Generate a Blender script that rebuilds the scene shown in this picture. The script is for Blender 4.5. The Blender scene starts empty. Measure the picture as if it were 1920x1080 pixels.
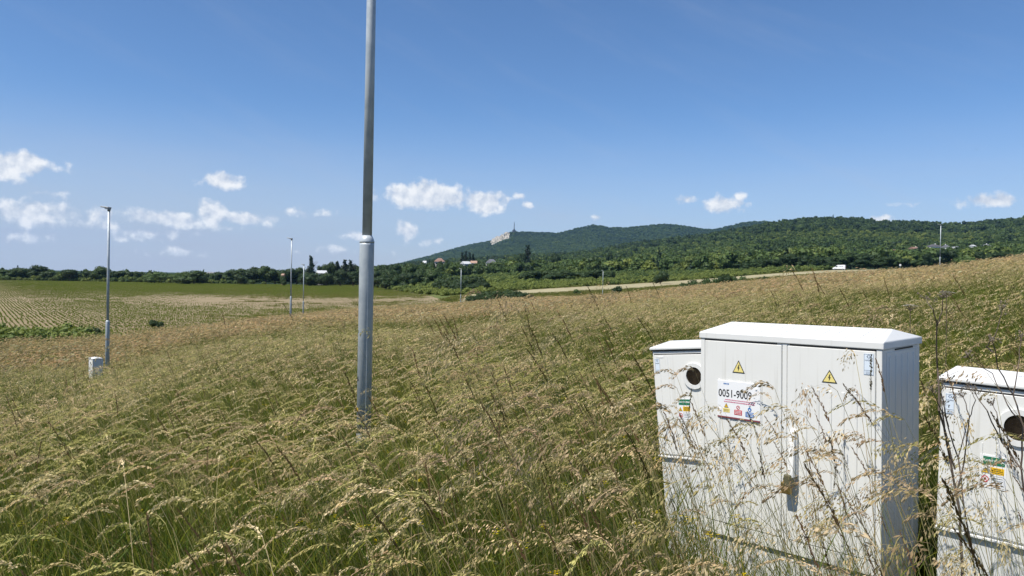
import bpy, bmesh, math, random
import numpy as np
from mathutils import Vector, Matrix, Euler

R = math.radians
random.seed(11)
rng = np.random.default_rng(11)
sc = bpy.context.scene
col = sc.collection

# ------------------------------------------------------------------ camera
EYE, FOC = 1.65, 1423.0                  # eye height (m); focal length in pixels of a 1920 wide picture
LEVEL = Matrix.Translation((0, 0, EYE)) @ Matrix.Rotation(R(-1.0), 4, 'Y')      # the phone was held one degree off level
cd = bpy.data.cameras.new('camera')
cam = bpy.data.objects.new('camera', cd)
col.objects.link(cam)
cam.matrix_world = LEVEL @ Matrix.Rotation(math.pi/2 - math.atan(18/FOC), 4, 'X')
cd.sensor_width = 36.0
cd.lens = FOC/1920*36
cd.clip_start, cd.clip_end = 0.05, 30000
sc.camera = cam

# ------------------------------------------------------------------ sun, sky, exposure
SUN_AZ, SUN_EL = math.atan2(-0.80, -0.50), R(59)          # azimuth from +Y, clockwise
sun_dir = Vector((math.sin(SUN_AZ)*math.cos(SUN_EL), math.cos(SUN_AZ)*math.cos(SUN_EL), math.sin(SUN_EL)))
sd = bpy.data.lights.new('sun', 'SUN')
sd.energy, sd.angle, sd.color = 5.0, R(0.53), (1.0, 0.945, 0.85)
so = bpy.data.objects.new('sun', sd)
so.rotation_euler = sun_dir.to_track_quat('Z', 'Y').to_euler()
so.location = (0, 0, 60)
col.objects.link(so)

sc.view_settings.view_transform = 'Standard'
sc.view_settings.look = 'None'
sc.view_settings.exposure = 0.30
sc.view_settings.gamma = 1.0
sc.view_settings.use_curve_mapping = False
sc.cycles.max_bounces = 6
sc.cycles.transparent_max_bounces = 6
sc.cycles.sample_clamp_indirect = 4.0


def pix_dir(u, v):
    """azimuth and elevation (degrees) of the line of sight through a pixel of the photograph"""
    d = cam.matrix_world.to_3x3() @ Vector(((u - 960)/FOC, (540 - v)/FOC, -1)).normalized()
    return math.degrees(math.atan2(d.x, d.y)), math.degrees(math.asin(d.z))


CLOUDS = [  # u, v, half width, half height, strength
    (38, 306, 66, 22, 1.0), (0, 318, 40, 22, .9), (60, 402, 80, 24, .85), (8, 386, 26, 18, .6), (205, 408, 44, 20, .62),
    (315, 411, 95, 17, .85), (394, 402, 34, 28, .95), (462, 410, 58, 15, .85), (425, 428, 40, 9, .45),
    (416, 339, 44, 18, .85), (795, 365, 92, 30, 1.15), (845, 376, 40, 20, .9), (910, 379, 50, 25, 1.15), (764, 432, 27, 26, .75),
    (806, 452, 22, 10, .5), (974, 368, 18, 9, .6), (987, 385, 16, 9, .6), (1289, 376, 22, 13, .62),
    (1362, 383, 44, 19, .95), (1391, 368, 18, 11, .55), (1119, 408, 14, 7, .5), (1850, 377, 56, 13, .8),
    (1704, 382, 26, 8, .45), (1652, 412, 20, 9, .7), (662, 443, 36, 13, .55), (280, 440, 80, 11, .42),
    (60, 446, 44, 10, .4), (570, 398, 44, 9, .36), (640, 470, 80, 9, .34), (330, 474, 70, 9, .3), (100, 362, 22, 7, .3)]

w = bpy.data.worlds.new('World')
sc.world = w
w.use_nodes = True
nt = w.node_tree
nt.nodes.clear()


class NG:
    """tiny helper to wire nodes"""
    def __init__(s, tree): s.t = tree
    def n(s, typ, ins=None, **kw):
        nd = s.t.nodes.new(typ)
        for k, v in kw.items(): setattr(nd, k, v)
        for k, v in (ins or {}).items():
            if isinstance(v, bpy.types.NodeSocket): s.t.links.new(v, nd.inputs[k])
            else: nd.inputs[k].default_value = v
        return nd
    def m(s, op, a, b=0.0, c=None, clamp=False):
        i = {0: a, 1: b}
        if c is not None: i[2] = c
        return s.n('ShaderNodeMath', i, operation=op, use_clamp=clamp).outputs[0]
    def vm(s, op, a, b=None):
        i = {0: a}
        if b is not None: i[1] = b
        nd = s.n('ShaderNodeVectorMath', i, operation=op)
        return nd.outputs['Value'] if op in ('LENGTH', 'DOT_PRODUCT') else nd.outputs[0]
    def noise(s, vec, scale, detail=4, rough=.55, out='Fac', dist=0.0):
        return s.n('ShaderNodeTexNoise', {'Vector': vec, 'Scale': scale, 'Detail': detail, 'Roughness': rough, 'Distortion': dist}).outputs[out]
    def mix(s, f, a, b, typ='MIX'):
        nd = s.n('ShaderNodeMix', data_type='RGBA', blend_type=typ)
        for sock, v in ((nd.inputs[0], f), (nd.inputs[6], a), (nd.inputs[7], b)):
            if isinstance(v, bpy.types.NodeSocket): s.t.links.new(v, sock)
            else: sock.default_value = v if not isinstance(v, tuple) or len(v) == 4 else (*v, 1)
        return nd.outputs[2]
    def ramp(s, f, lo, hi, clamp=True):
        return s.n('ShaderNodeMapRange', {0: f, 1: lo, 2: hi, 3: 0.0, 4: 1.0}, interpolation_type='SMOOTHSTEP', clamp=clamp).outputs[0]


def make_world():
    g = NG(nt)
    sky = g.n('ShaderNodeTexSky', sky_type='NISHITA', sun_disc=False, sun_elevation=SUN_EL, sun_rotation=SUN_AZ % (2*math.pi),
              altitude=200, air_density=0.8, dust_density=0.4, ozone_density=6.0)
    blue = g.n('ShaderNodeHueSaturation', {'Saturation': 1.07, 'Color': sky.outputs[0]}).outputs[0]
    bg = g.n('ShaderNodeBackground', {'Color': blue, 'Strength': 0.117})
    d = g.n('ShaderNodeTexCoord').outputs['Generated']
    s = g.n('ShaderNodeSeparateXYZ', {0: d})
    az = g.m('MULTIPLY', g.m('ARCTAN2', s.outputs[0], s.outputs[1]), 57.29578)
    el = g.m('MULTIPLY', g.m('ARCSINE', s.outputs[2]), 57.29578)
    p = g.n('ShaderNodeCombineXYZ', {0: az, 1: el, 2: 0.0}).outputs[0]
    # puffs: ellipses in the sky, their edges torn by noise
    wv = g.vm('SUBTRACT', g.noise(p, .7, 4, .6, 'Color'), (.5, .5, .5))
    pw = g.vm('ADD', p, g.vm('MULTIPLY', wv, (1.1, .55, 0)))
    best = None
    for u, v, a, b, k in CLOUDS:
        caz, cel = pix_dir(u, v)
        q = g.vm('LENGTH', g.vm('MULTIPLY', g.vm('SUBTRACT', pw, (caz, cel, 0)), (FOC/57.3/a*.95, FOC/57.3/b*.95, 0)))
        f = g.m('MULTIPLY_ADD', q, -k, k)
        best = f if best is None else g.m('MAXIMUM', best, f)
    n1 = g.noise(p, .78, 5, .56)
    lit_p = g.vm('ADD', p, (-.22, .42, 0))
    n2 = g.noise(lit_p, .78, 5, .56)
    dens = g.ramp(g.m('ADD', best, g.m('MULTIPLY', g.m('SUBTRACT', n1, .50), 1.7)), .04, .55)
    dens = g.m('MULTIPLY', dens, g.ramp(best, -.45, .10))
    shade = g.m('ADD', .60, g.m('MULTIPLY', g.m('SUBTRACT', n1, n2), 2.9), clamp=True)
    ccol = g.mix(shade, (.44, .50, .60), (.84, .84, .84))
    # thin veils low in the sky and a few cirrus streaks
    st = g.vm('MULTIPLY', g.vm('ADD', p, g.vm('MULTIPLY', wv, (2.0, .4, 0))), (.045, .30, 1))
    veil = g.ramp(g.noise(st, 1.0, 5, .6), .42, .72)
    low = g.ramp(el, 13.0, .5)
    west = g.ramp(az, 12.0, -30.0)
    rot = g.n('ShaderNodeVectorRotate', {'Vector': p, 'Angle': R(24)}, rotation_type='Z_AXIS').outputs[0]
    cir = g.ramp(g.noise(g.vm('MULTIPLY', rot, (.05, .34, 1)), 1.0, 6, .6), .47, .80)
    thin = g.m('ADD', g.m('MULTIPLY', low, g.m('MULTIPLY_ADD', veil, .20, g.m('MULTIPLY_ADD', west, .26, .56))),
               g.m('MULTIPLY', cir, .10), clamp=True)
    bthin = g.n('ShaderNodeBackground', {'Color': (.43, .465, .55, 1), 'Strength': 1.0})
    bcl = g.n('ShaderNodeBackground', {'Color': ccol, 'Strength': 1.0})
    m1 = g.n('ShaderNodeMixShader', {0: thin, 1: bg.outputs[0], 2: bthin.outputs[0]})
    m2 = g.n('ShaderNodeMixShader', {0: g.m('MULTIPLY', dens, .93), 1: m1.outputs[0], 2: bcl.outputs[0]})
    o = g.n('ShaderNodeOutputWorld', {0: m2.outputs[0]})
    w.cycles.sampling_method = 'MANUAL'
    w.cycles.sample_map_resolution = 512


make_world()


# ------------------------------------------------------------------ terrain as a function
def pchip(x, y, xi):
    """monotone cubic interpolation; y may be (n, k)"""
    x = np.asarray(x, float); y = np.asarray(y, float)
    if y.ndim == 1: y = y[:, None]
    h = np.diff(x)[:, None]; dl = np.diff(y, axis=0)/h
    d = np.zeros_like(y)
    same = dl[:-1]*dl[1:] > 0
    w1 = 2*h[1:] + h[:-1]; w2 = h[1:] + 2*h[:-1]
    with np.errstate(divide='ignore', invalid='ignore'):
        hm = (w1 + w2)/(w1/dl[:-1] + w2/dl[1:])
    d[1:-1] = np.where(same, hm, 0)
    d[0], d[-1] = dl[0], dl[-1]
    xi = np.clip(np.asarray(xi, float), x[0], x[-1])
    i = np.clip(np.searchsorted(x, xi) - 1, 0, len(x) - 2)
    hh = h[i]; t = ((xi - x[i])[:, None])/hh
    return ((1+2*t)*(1-t)**2)*y[i] + t*(1-t)**2*hh*d[i] + t*t*(3-2*t)*y[i+1] + t*t*(t-1)*hh*d[i+1]


DD = [0, 4, 8, 15, 26, 40, 55, 75, 95, 120, 150, 200, 270, 350, 450, 600]
TAB = {
    -700: [-1.65, -2.1, -2.7, -3.6, -4.7, -5.4, -5.9, -6.0, -6.0, -6.0, -6.0, -6, -6, -6, -6, -6.0],
    0: [-1.65, -1.9, -2.35, -3.05, -4.15, -4.9, -5.65, -6.0, -6.0, -6.0, -6.0, -6, -6, -6, -6, -6.0],
    200: [-1.65, -1.85, -2.2, -2.95, -4.0, -4.7, -5.35, -5.8, -6.0, -6.0, -6.0, -6, -6, -6, -6, -6.0],
    450: [-1.65, -1.8, -2.0, -2.4, -3.0, -3.6, -4.4, -5.4, -5.9, -6, -6, -6, -6, -6, -6, -6.0],
    700: [-1.65, -1.75, -1.9, -2.1, -2.5, -2.9, -3.4, -4.2, -4.9, -5.5, -5.8, -6, -6, -6, -5.6, -5.0],
    865: [-1.65, -1.7, -1.8, -2.0, -2.3, -2.6, -2.9, -3.5, -4.2, -4.95, -5.0, -4.7, -4.2, -3.5, -2.5, -1],
    960: [-1.65, -1.7, -1.75, -1.9, -2.1, -2.35, -2.6, -3.0, -3.6, -4.3, -4.6, -4.2, -3.2, -2.0, -.5, 2],
    1131: [-1.65, -1.65, -1.7, -1.75, -1.85, -2.0, -2.2, -2.5, -2.95, -3.7, -4.3, -3.3, -1.9, -.3, 2.0, 5],
    1300: [-1.65, -1.6, -1.6, -1.6, -1.55, -1.5, -1.45, -1.5, -1.9, -2.6, -3.0, -2.2, -.3, 1.8, 5, 9],
    1500: [-1.65, -1.6, -1.5, -1.35, -1.1, -.8, -.5, -.35, -.5, -.8, -.6, .8, 3.0, 5.5, 9, 14],
    1766: [-1.65, -1.55, -1.4, -1.1, -.6, -.1, .4, .9, 1.2, 1.5, 2, 3.5, 5.5, 8, 11, 17],
    1920: [-1.65, -1.55, -1.35, -.9, -.15, .55, 1.2, 1.9, 2.4, 2.8, 3.2, 4.5, 7, 10, 14, 20],
    2300: [-1.65, -1.5, -1.2, -.6, .4, 1.4, 2.4, 3.4, 4.2, 5, 5.6, 7, 9.5, 13, 17, 24],
    2900: [-1.65, -1.45, -1.1, -.3, .9, 2.2, 3.5, 5.0, 6.0, 7, 8, 10, 13, 17, 22, 30]}
NEAR_RIDGE = [(-900, 0), (500, 0), (640, .004), (700, .009), (800, .019), (900, .025), (988, .0298), (1080, .0345), (1176, .047), (1250, .0545),
              (1340, .0638), (1430, .0765), (1470, .0815), (1550, .0865), (1610, .086), (1660, .083), (1720, .083), (1790, .081),
              (1850, .0865), (1920, .091), (2200, .098), (2900, .10)]
FAR_RIDGE = [(-900, -.002), (640, -.001), (700, .006), (760, .018), (800, .0255), (850, .0365), (900, .0455), (916, .0475), (932, .053), (948, .0585), (962, .0605), (990, .0605),
             (1040, .060), (1080, .0665), (1102, .070), (1113, .0718), (1124, .0708), (1140, .0684), (1170, .069), (1250, .0742), (1290, .0714), (1330, .0682),
             (1370, .0742), (1400, .079), (1430, .0805), (1445, .079), (1500, .07), (1700, .06), (2900, .05)]
UG = np.arange(-900, 2901, 10.0)
QN = 560
QG = np.linspace(math.log(2), math.log(12002), QN)
RG = np.exp(QG) - 2


def make_height_grid():
    us = sorted(TAB)
    cols = pchip(us, np.array([TAB[u] for u in us]), np.clip(UG, us[0], us[-1]))      # (nu, nD)
    n0 = np.searchsorted(RG, 600)
    H = np.zeros((len(UG), QN))
    H[:, :n0] = pchip(np.sqrt(np.array(DD, float)), cols.T, np.sqrt(RG[:n0])).T
    k1 = pchip(*zip(*NEAR_RIDGE), UG)[:, 0]
    k1 = np.maximum(k1 - .0048, np.minimum(k1, 0))      # the wood on top adds its own height
    k2 = pchip(*zip(*FAR_RIDGE), UG)[:, 0]
    h6 = cols[:, -1]
    flat = np.full(len(UG), -8.0)
    rr = RG[n0:]
    t = np.clip((np.log(rr) - math.log(600))/(math.log(1600) - math.log(600)), 0, 1)
    s = (h6/600)[:, None]*(1 - t) + k1[:, None]*t
    A = s*rr
    d = np.clip((rr - 1600)/700, 0, 1); d = d*d*(3 - 2*d)
    base = np.minimum(k1*1600*.7, 34.)
    A = np.where(rr > 1600, (k1*1600)[:, None]*(1 - d) + base[:, None]*d, A)
    t2 = np.clip((rr - 2300)/(4000 - 2300), 0, 1)
    B = ((base/2300)[:, None]*(1 - t2) + k2[:, None]*t2)*rr
    A = np.where(rr > 2300, B, A)
    d2 = np.clip((rr - 4000)/2600, 0, 1); d2 = d2*d2*(3 - 2*d2)
    A = np.where(rr > 4000, (k2*4000)[:, None]*(1 - d2) + flat[:, None]*d2, A)
    H[:, n0:] = A
    return H


HG = make_height_grid()
HG_MEAN = HG[[0, -1]].mean(0)


def ground(x, y):
    """ground height (world z) at x, y - arrays or numbers"""
    x = np.atleast_1d(np.asarray(x, float)); y = np.atleast_1d(np.asarray(y, float))
    r = np.hypot(x, y); th = np.arctan2(x, y)
    u = 960 + FOC*np.tan(np.clip(th, -.92, .92))
    dep = r*np.cos(np.clip(th, -.92, .92))
    fi = np.clip((u - UG[0])/10, 0, len(UG) - 1.001); fj = np.clip((np.log(dep + 2) - QG[0])/(QG[1] - QG[0]), 0, QN - 1.001)
    i = fi.astype(int); j = fj.astype(int); a = fi - i; b = fj - j
    h = HG[i, j]*(1-a)*(1-b) + HG[i+1, j]*a*(1-b) + HG[i, j+1]*(1-a)*b + HG[i+1, j+1]*a*b
    hm = HG_MEAN[j]*(1-b) + HG_MEAN[j+1]*b
    k = np.clip((np.abs(th) - 1.0)/1.4, 0, 1); k = k*k*(3-2*k)
    h = h*(1-k) + hm*k
    h = h + .05*np.sin(x*1.1 + 1.3*np.sin(y*.7))*np.cos(y*.9)*np.clip(r/6, 0, 1)
    return h + EYE


def g1(x, y): return float(ground(x, y)[0])


def ur(u, d):
    """world x, y at picture column u and forward distance d (for building far things where they stand)"""
    return (u - 960)/FOC*d, d


def hit(u, v, r0, r1=9000):
    """where the line of sight through a pixel meets the ground beyond r0"""
    az, el = pix_dir(u, v)
    a = math.radians(az); k = math.tan(math.radians(el))
    rs = np.exp(np.linspace(math.log(r0), math.log(r1), 900))
    z = EYE + rs*k - ground(rs*math.sin(a), rs*math.cos(a))
    b = np.where(z <= 0)[0]
    r = rs[b[0]] if len(b) else r1
    return r*math.sin(a), r*math.cos(a)


# ------------------------------------------------------------------ materials
MATS = {}


def mat(name, c, rough=.6, metal=0.0, vary=0.0, scale=4.0, bump=0.0, bscale=60.0, c2=None, spec=.5, streak=0.0):
    if name in MATS: return MATS[name]
    m = bpy.data.materials.new(name); m.use_nodes = True
    t = m.node_tree; t.nodes.clear(); g = NG(t)
    b = g.n('ShaderNodeBsdfPrincipled', {'Roughness': rough, 'Metallic': metal, 'Specular IOR Level': spec})
    b.inputs['Base Color'].default_value = (*c, 1)
    if vary or bump:
        tc = g.n('ShaderNodeTexCoord').outputs['Object']
    if vary:
        n = g.noise(tc, scale, 6, .6)
        cc = c2 or tuple(x*.55 for x in c)
        cm = g.mix(g.m('MULTIPLY', g.ramp(n, .38, .72), vary), c, cc)
        if streak:      # runs of dried rain and specks of dirt
            run = g.ramp(g.noise(g.vm('MULTIPLY', tc, (38, 38, 1.6)), 1.0, 3, .6), .56, .74)
            spk = g.ramp(g.noise(tc, 120, 3, .6), .68, .76)
            cm = g.mix(g.m('MULTIPLY', g.m('ADD', run, spk, clamp=True), streak), cm, (.36, .34, .27))
        t.links.new(cm, b.inputs['Base Color'])
    if bump:
        bm_ = g.n('ShaderNodeBump', {'Height': g.noise(tc, bscale, 4), 'Strength': bump, 'Distance': .004})
        t.links.new(bm_.outputs[0], b.inputs['Normal'])
    g.n('ShaderNodeOutputMaterial', {0: b.outputs[0]})
    MATS[name] = m
    return m


def ground_mat(name, c1, c2, c3, s1, s2, stretch=(1, 1, 1), rough=.95, bump=.0, bscale=3.0):
    m = bpy.data.materials.new(name); m.use_nodes = True
    t = m.node_tree; t.nodes.clear(); g = NG(t)
    pos = g.vm('MULTIPLY', g.n('ShaderNodeNewGeometry').outputs['Position'], stretch)
    a = g.mix(g.ramp(g.noise(pos, s1, 5, .6), .36, .64), c1, c2)
    c = g.mix(g.ramp(g.noise(pos, s2, 6, .65), .45, .72), a, c3)
    b = g.n('ShaderNodeBsdfPrincipled', {'Base Color': c, 'Roughness': rough, 'Specular IOR Level': .15})
    if bump:
        bn = g.n('ShaderNodeBump', {'Height': g.noise(pos, bscale, 5, .65), 'Strength': bump, 'Distance': .3})
        t.links.new(bn.outputs[0], b.inputs['Normal'])
    g.n('ShaderNodeOutputMaterial', {0: b.outputs[0]})
    return m


def leafy(m, g, colour, trans, rough=.6, spec=.3):
    b = g.n('ShaderNodeBsdfPrincipled', {'Base Color': colour, 'Roughness': rough, 'Specular IOR Level': spec})
    tr = g.n('ShaderNodeBsdfTranslucent', {'Color': g.mix(.35, colour, (.30, .36, .04), 'MIX')})
    mx = g.n('ShaderNodeMixShader', {0: trans, 1: b.outputs[0], 2: tr.outputs[0]})
    g.n('ShaderNodeOutputMaterial', {0: mx.outputs[0]})


def grass_mat():
    m = bpy.data.materials.new('grass_blades'); m.use_nodes = True
    t = m.node_tree; t.nodes.clear(); g = NG(t)
    c = g.n('ShaderNodeAttribute', attribute_name='col').outputs['Color']
    tint = g.n('ShaderNodeAttribute', attribute_name='tint', attribute_type='INSTANCER').outputs['Fac']
    hsv = g.n('ShaderNodeHueSaturation', {'Hue': g.m('MULTIPLY_ADD', tint, -.045, .5225), 'Saturation': g.m('MULTIPLY_ADD', tint, -.12, 1.15),
                                          'Value': g.m('MULTIPLY_ADD', tint, .42, .92), 'Color': c})
    leafy(m, g, hsv.outputs[0], .34, .6, .12)
    return m


def foliage_mat(name, dark, mid, light, trans=.22):
    """green chosen per plant by its tint value"""
    m = bpy.data.materials.new(name); m.use_nodes = True
    t = m.node_tree; t.nodes.clear(); g = NG(t)
    tint = g.n('ShaderNodeAttribute', attribute_name='tint', attribute_type='INSTANCER').outputs['Fac']
    a = g.mix(g.ramp(tint, 0.0, .5), dark, mid)
    c = g.mix(g.ramp(tint, .5, 1.0), a, light)
    lf = g.n('ShaderNodeAttribute', attribute_name='col').outputs['Fac']
    c = g.n('ShaderNodeHueSaturation', {'Value': g.m('MULTIPLY_ADD', lf, .9, .55), 'Color': c}).outputs[0]
    leafy(m, g, c, trans, .6, .25)
    return m


M_GRASS = grass_mat()
M_LEAF = foliage_mat('foliage', (.024, .046, .017), (.070, .112, .030), (.17, .205, .045))
M_CONIFER = foliage_mat('conifer_needles', (.012, .026, .016), (.02, .042, .02), (.04, .07, .03), .08)
M_BARK = mat('bark', (.10, .075, .05), .9, 0, .6, 6, .5, 30)
M_MEADOW = ground_mat('meadow_soil', (.085, .075, .035), (.13, .105, .055), (.06, .07, .025), .35, 1.6)
M_SCRUB = ground_mat('scrub_ground', (.11, .135, .035), (.16, .165, .06), (.07, .095, .025), .03, .3)
M_SOIL = ground_mat('crop_soil', (.235, .18, .105), (.29, .23, .14), (.18, .155, .075), .02, .5, (1, 1, 1))
M_MOWN = ground_mat('mown_hay', (.30, .26, .155), (.37, .325, .20), (.22, .215, .11), .035, .35)
M_FOREST_FLOOR = ground_mat('forest_floor', (.018, .034, .014), (.028, .048, .018), (.035, .055, .02), .006, .05)
M_ROCK = mat('pale_limestone', (.46, .42, .36), .9, 0, .95, .035, 0, c2=(.12, .125, .09))
M_SHELL = mat('white_cabinet_plastic', (.73, .73, .70), .42, 0, .22, 3.0, .05, 260, c2=(.62, .615, .575), streak=.20)
M_LID = mat('white_lid_plastic', (.70, .705, .69), .5, 0, .25, 4.0, .05, 260, c2=(.60, .59, .55), streak=.16)
M_PLINTH = mat('plinth_plastic', (.66, .67, .66), .55, 0, .35, 3.0, .05, 200, c2=(.48, .46, .41))
M_HANDLE = mat('white_handle_plastic', (.80, .80, .78), .3)
M_DARK = mat('gap_shade_and_rubber', (.018, .018, .02), .6)  # black of the lock knobs, also painted in for shade in the cabinet gaps
M_GLASS = mat('dark_window_glass', (.012, .009, .008), .08, 0, .7, 18, 0, c2=(.04, .03, .022))
M_WHITE = mat('white_print', (.80, .81, .82), .4)
M_PALEBLUE = mat('pale_blue_print', (.66, .74, .82), .4)
M_BLACK = mat('black_print', (.015, .015, .016), .5)
M_GREYP = mat('grey_print', (.22, .26, .32), .5)
M_YELLOW = mat('pale_yellow_print', (.78, .66, .24), .45)
M_AMBER = mat('amber_print', (.82, .50, .02), .45)
M_GREEN = mat('green_print', (.012, .16, .085), .45)
M_RED = mat('red_print', (.52, .035, .05), .45)
M_PINK = mat('pink_print', (.55, .16, .24), .5)
M_MAROON = mat('maroon_edge', (.20, .045, .06), .5)
M_BLUE = mat('blue_print', (.03, .15, .42), .45)
M_ZINC = mat('galvanised_steel', (.50, .545, .57), .42, .12, .75, 9, .05, 70, c2=(.35, .405, .445))
M_ALU = mat('grey_luminaire', (.30, .32, .33), .5, .3)
M_LENS = mat('lamp_lens', (.6, .62, .6), .2)
M_BRASS = mat('aged_brass', (.30, .21, .075), .42, .75, .6, 60)
M_OLIVE = mat('olive_lock_cover', (.10, .095, .055), .5)
M_STEEL = mat('shackle_steel', (.5, .5, .5), .3, .9)
M_STEM = mat('dry_weed_stem', (.075, .055, .042), .8, 0, .7, 30, c2=(.16, .12, .085))
M_UMBEL = mat('dry_flower_head', (.35, .29, .21), .9)
M_VAN = mat('white_van_paint', (.80, .81, .82), .3)
M_TYRE = mat('tyre_rubber', (.02, .02, .02), .8)
M_CARGLASS = mat('van_glass', (.02, .025, .03), .1)
M_CREAM = mat('pale_house_wall', (.62, .57, .48), .9, 0, .3, .4)
M_PLASTER = mat('white_house_wall', (.74, .73, .70), .9, 0, .2, .4)
M_TILE_R = mat('red_roof_tile', (.24, .145, .11), .85, 0, .5, .8)
M_TILE_O = mat('orange_roof_tile', (.40, .26, .19), .85, 0, .5, .8)
M_TILE_G = mat('grey_roof_tile', (.20, .205, .22), .8, 0, .5, .8)
M_TILE_B = mat('dark_roof_tile', (.085, .082, .09), .8, 0, .4, .8)
M_ROOF_W = mat('white_sheet_roof', (.52, .53, .54), .6)
M_TOWER = mat('tower_concrete', (.10, .10, .11), .8)
M_BIRD = mat('dark_plumage', (.02, .02, .022), .8)


# ------------------------------------------------------------------ mesh helpers
class MB:
    def __init__(s): s.v = []; s.f = []; s.mi = []
    def add(s, vs, fs, mi=0):
        o = len(s.v); s.v += [tuple(v) for v in vs]; s.f += [tuple(i + o for i in f) for f in fs]; s.mi += [mi]*len(fs)
        return s
    def box(s, x0, x1, y0, y1, z0, z1, mi=0, bev=0.0, M=None, seg=1):
        bm = bmesh.new(); bmesh.ops.create_cube(bm, size=1)
        for v in bm.verts: v.co = Vector((x0 + (v.co.x+.5)*(x1-x0), y0 + (v.co.y+.5)*(y1-y0), z0 + (v.co.z+.5)*(z1-z0)))
        if bev: bmesh.ops.bevel(bm, geom=bm.edges[:], offset=bev, segments=seg, affect='EDGES', profile=.5)
        return s.bm(bm, mi, M)
    def bm(s, bm, mi=0, M=None):
        if M is not None: bmesh.ops.transform(bm, matrix=M, verts=bm.verts)
        bm.verts.index_update()
        s.add([v.co[:] for v in bm.verts], [[v.index for v in f.verts] for f in bm.faces], mi); bm.free()
        return s
    def tube(s, path, rad, n=8, mi=0, cap=True):
        path = [Vector(p) for p in path]
        if not hasattr(rad, '__len__'): rad = [rad]*len(path)
        o = []; prev = None
        for i, p in enumerate(path):
            t = (path[min(i+1, len(path)-1)] - path[max(i-1, 0)]).normalized()
            a = t.orthogonal().normalized() if prev is None else (prev - t*prev.dot(t)).normalized()
            prev = a; b = t.cross(a)
            o += [p + (a*math.cos(k*2*math.pi/n) + b*math.sin(k*2*math.pi/n))*rad[i] for k in range(n)]
        fs = [(i*n+k, i*n+(k+1) % n, (i+1)*n+(k+1) % n, (i+1)*n+k) for i in range(len(path)-1) for k in range(n)]
        if cap: fs += [tuple(range(n))[::-1], tuple((len(path)-1)*n + k for k in range(n))]
        return s.add(o, fs, mi)
    def prism(s, poly, y0, y1, mi=0, M=None):
        """polygon in x, z extruded along y; front face at y0"""
        n = len(poly); vs = [Vector((x, y0, z)) for x, z in poly] + [Vector((x, y1, z)) for x, z in poly]
        if M is not None: vs = [M @ v for v in vs]
        fs = [tuple(range(n)), tuple(range(2*n-1, n-1, -1))] + [(i, i+n, (i+1) % n + n, (i+1) % n) for i in range(n)]
        return s.add(vs, fs, mi)
    def ring(s, cx, cz, r0, r1, y0, y1, n=40, mi=0):
        """flat annulus in x, z, extruded along y"""
        vs = []
        for r, y in ((r0, y0), (r1, y0), (r1, y1), (r0, y1)):
            vs += [(cx + r*math.cos(k*2*math.pi/n), y, cz + r*math.sin(k*2*math.pi/n)) for k in range(n)]
        fs = [(a*n+k, a*n+(k+1) % n, ((a+1) % 4)*n+(k+1) % n, ((a+1) % 4)*n+k) for a in range(4) for k in range(n)]
        return s.add(vs, fs, mi)
    def disc(s, cx, cz, r, y0, y1, n=32, mi=0):
        return s.prism([(cx + r*math.cos(-k*2*math.pi/n), cz + r*math.sin(-k*2*math.pi/n)) for k in range(n)], y0, y1, mi)
    def mesh(s, name, mats, smooth=False, fix=True):
        me = bpy.data.meshes.new(name); me.from_pydata(s.v, [], s.f)
        for m in (mats if isinstance(mats, (list, tuple)) else [mats]): me.materials.append(m)
        me.polygons.foreach_set('material_index', s.mi)
        if fix:
            bm = bmesh.new(); bm.from_mesh(me); bmesh.ops.recalc_face_normals(bm, faces=bm.faces); bm.to_mesh(me); bm.free()
        if smooth:
            me.shade_smooth()
        me.update()
        return me
    def build(s, name, mats, parent=None, smooth=False, label=None):
        return link(name, s.mesh(name, mats, smooth), parent, label)


def link(name, me, parent=None, label=None):
    o = bpy.data.objects.new(name, me); col.objects.link(o)
    if parent is not None: o.parent = parent
    if label: o['label'] = label
    return o


def tag(o, label, cat, group=None):
    o['label'] = label; o['category'] = cat
    if group: o['group'] = group
    return o


def empty(name, M, label, cat, group=None):
    o = bpy.data.objects.new(name, None); col.objects.link(o); o.empty_display_size = .2
    o.matrix_world = M if isinstance(M, Matrix) else Matrix.Translation(M)
    return tag(o, label, cat, group)


def struct(o, kind='structure'):
    o['kind'] = kind; return o


def copy_tree(o, parent=None):
    c = o.copy(); col.objects.link(c)
    if parent is not None: c.parent = parent; c.matrix_parent_inverse.identity()
    for ch in [k for k in bpy.data.objects if k.parent == o]: copy_tree(ch, c)
    return c


def text(name, body, size, x, z, y, m, parent, align='LEFT', sx=1.0, bold=0.0, wrap=None):
    """lettering as a thin mesh in the x, z plane, facing -y"""
    cu = bpy.data.curves.new(name, 'FONT'); cu.body = body; cu.size = size; cu.align_x = align; cu.offset = bold; cu.extrude = .0004
    cu.resolution_u = 3
    o = bpy.data.objects.new(name, cu); col.objects.link(o)
    me = bpy.data.meshes.new_from_object(o.evaluated_get(bpy.context.evaluated_depsgraph_get()))
    bpy.data.objects.remove(o); bpy.data.curves.remove(cu)
    for v in me.vertices:
        a, b, c = v.co
        v.co = (x + a*sx, y - c, z + b)
        if wrap: v.co = wrap(v.co)
    me.name = name; me.materials.clear(); me.materials.append(m)
    return link(name, me, parent)


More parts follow.
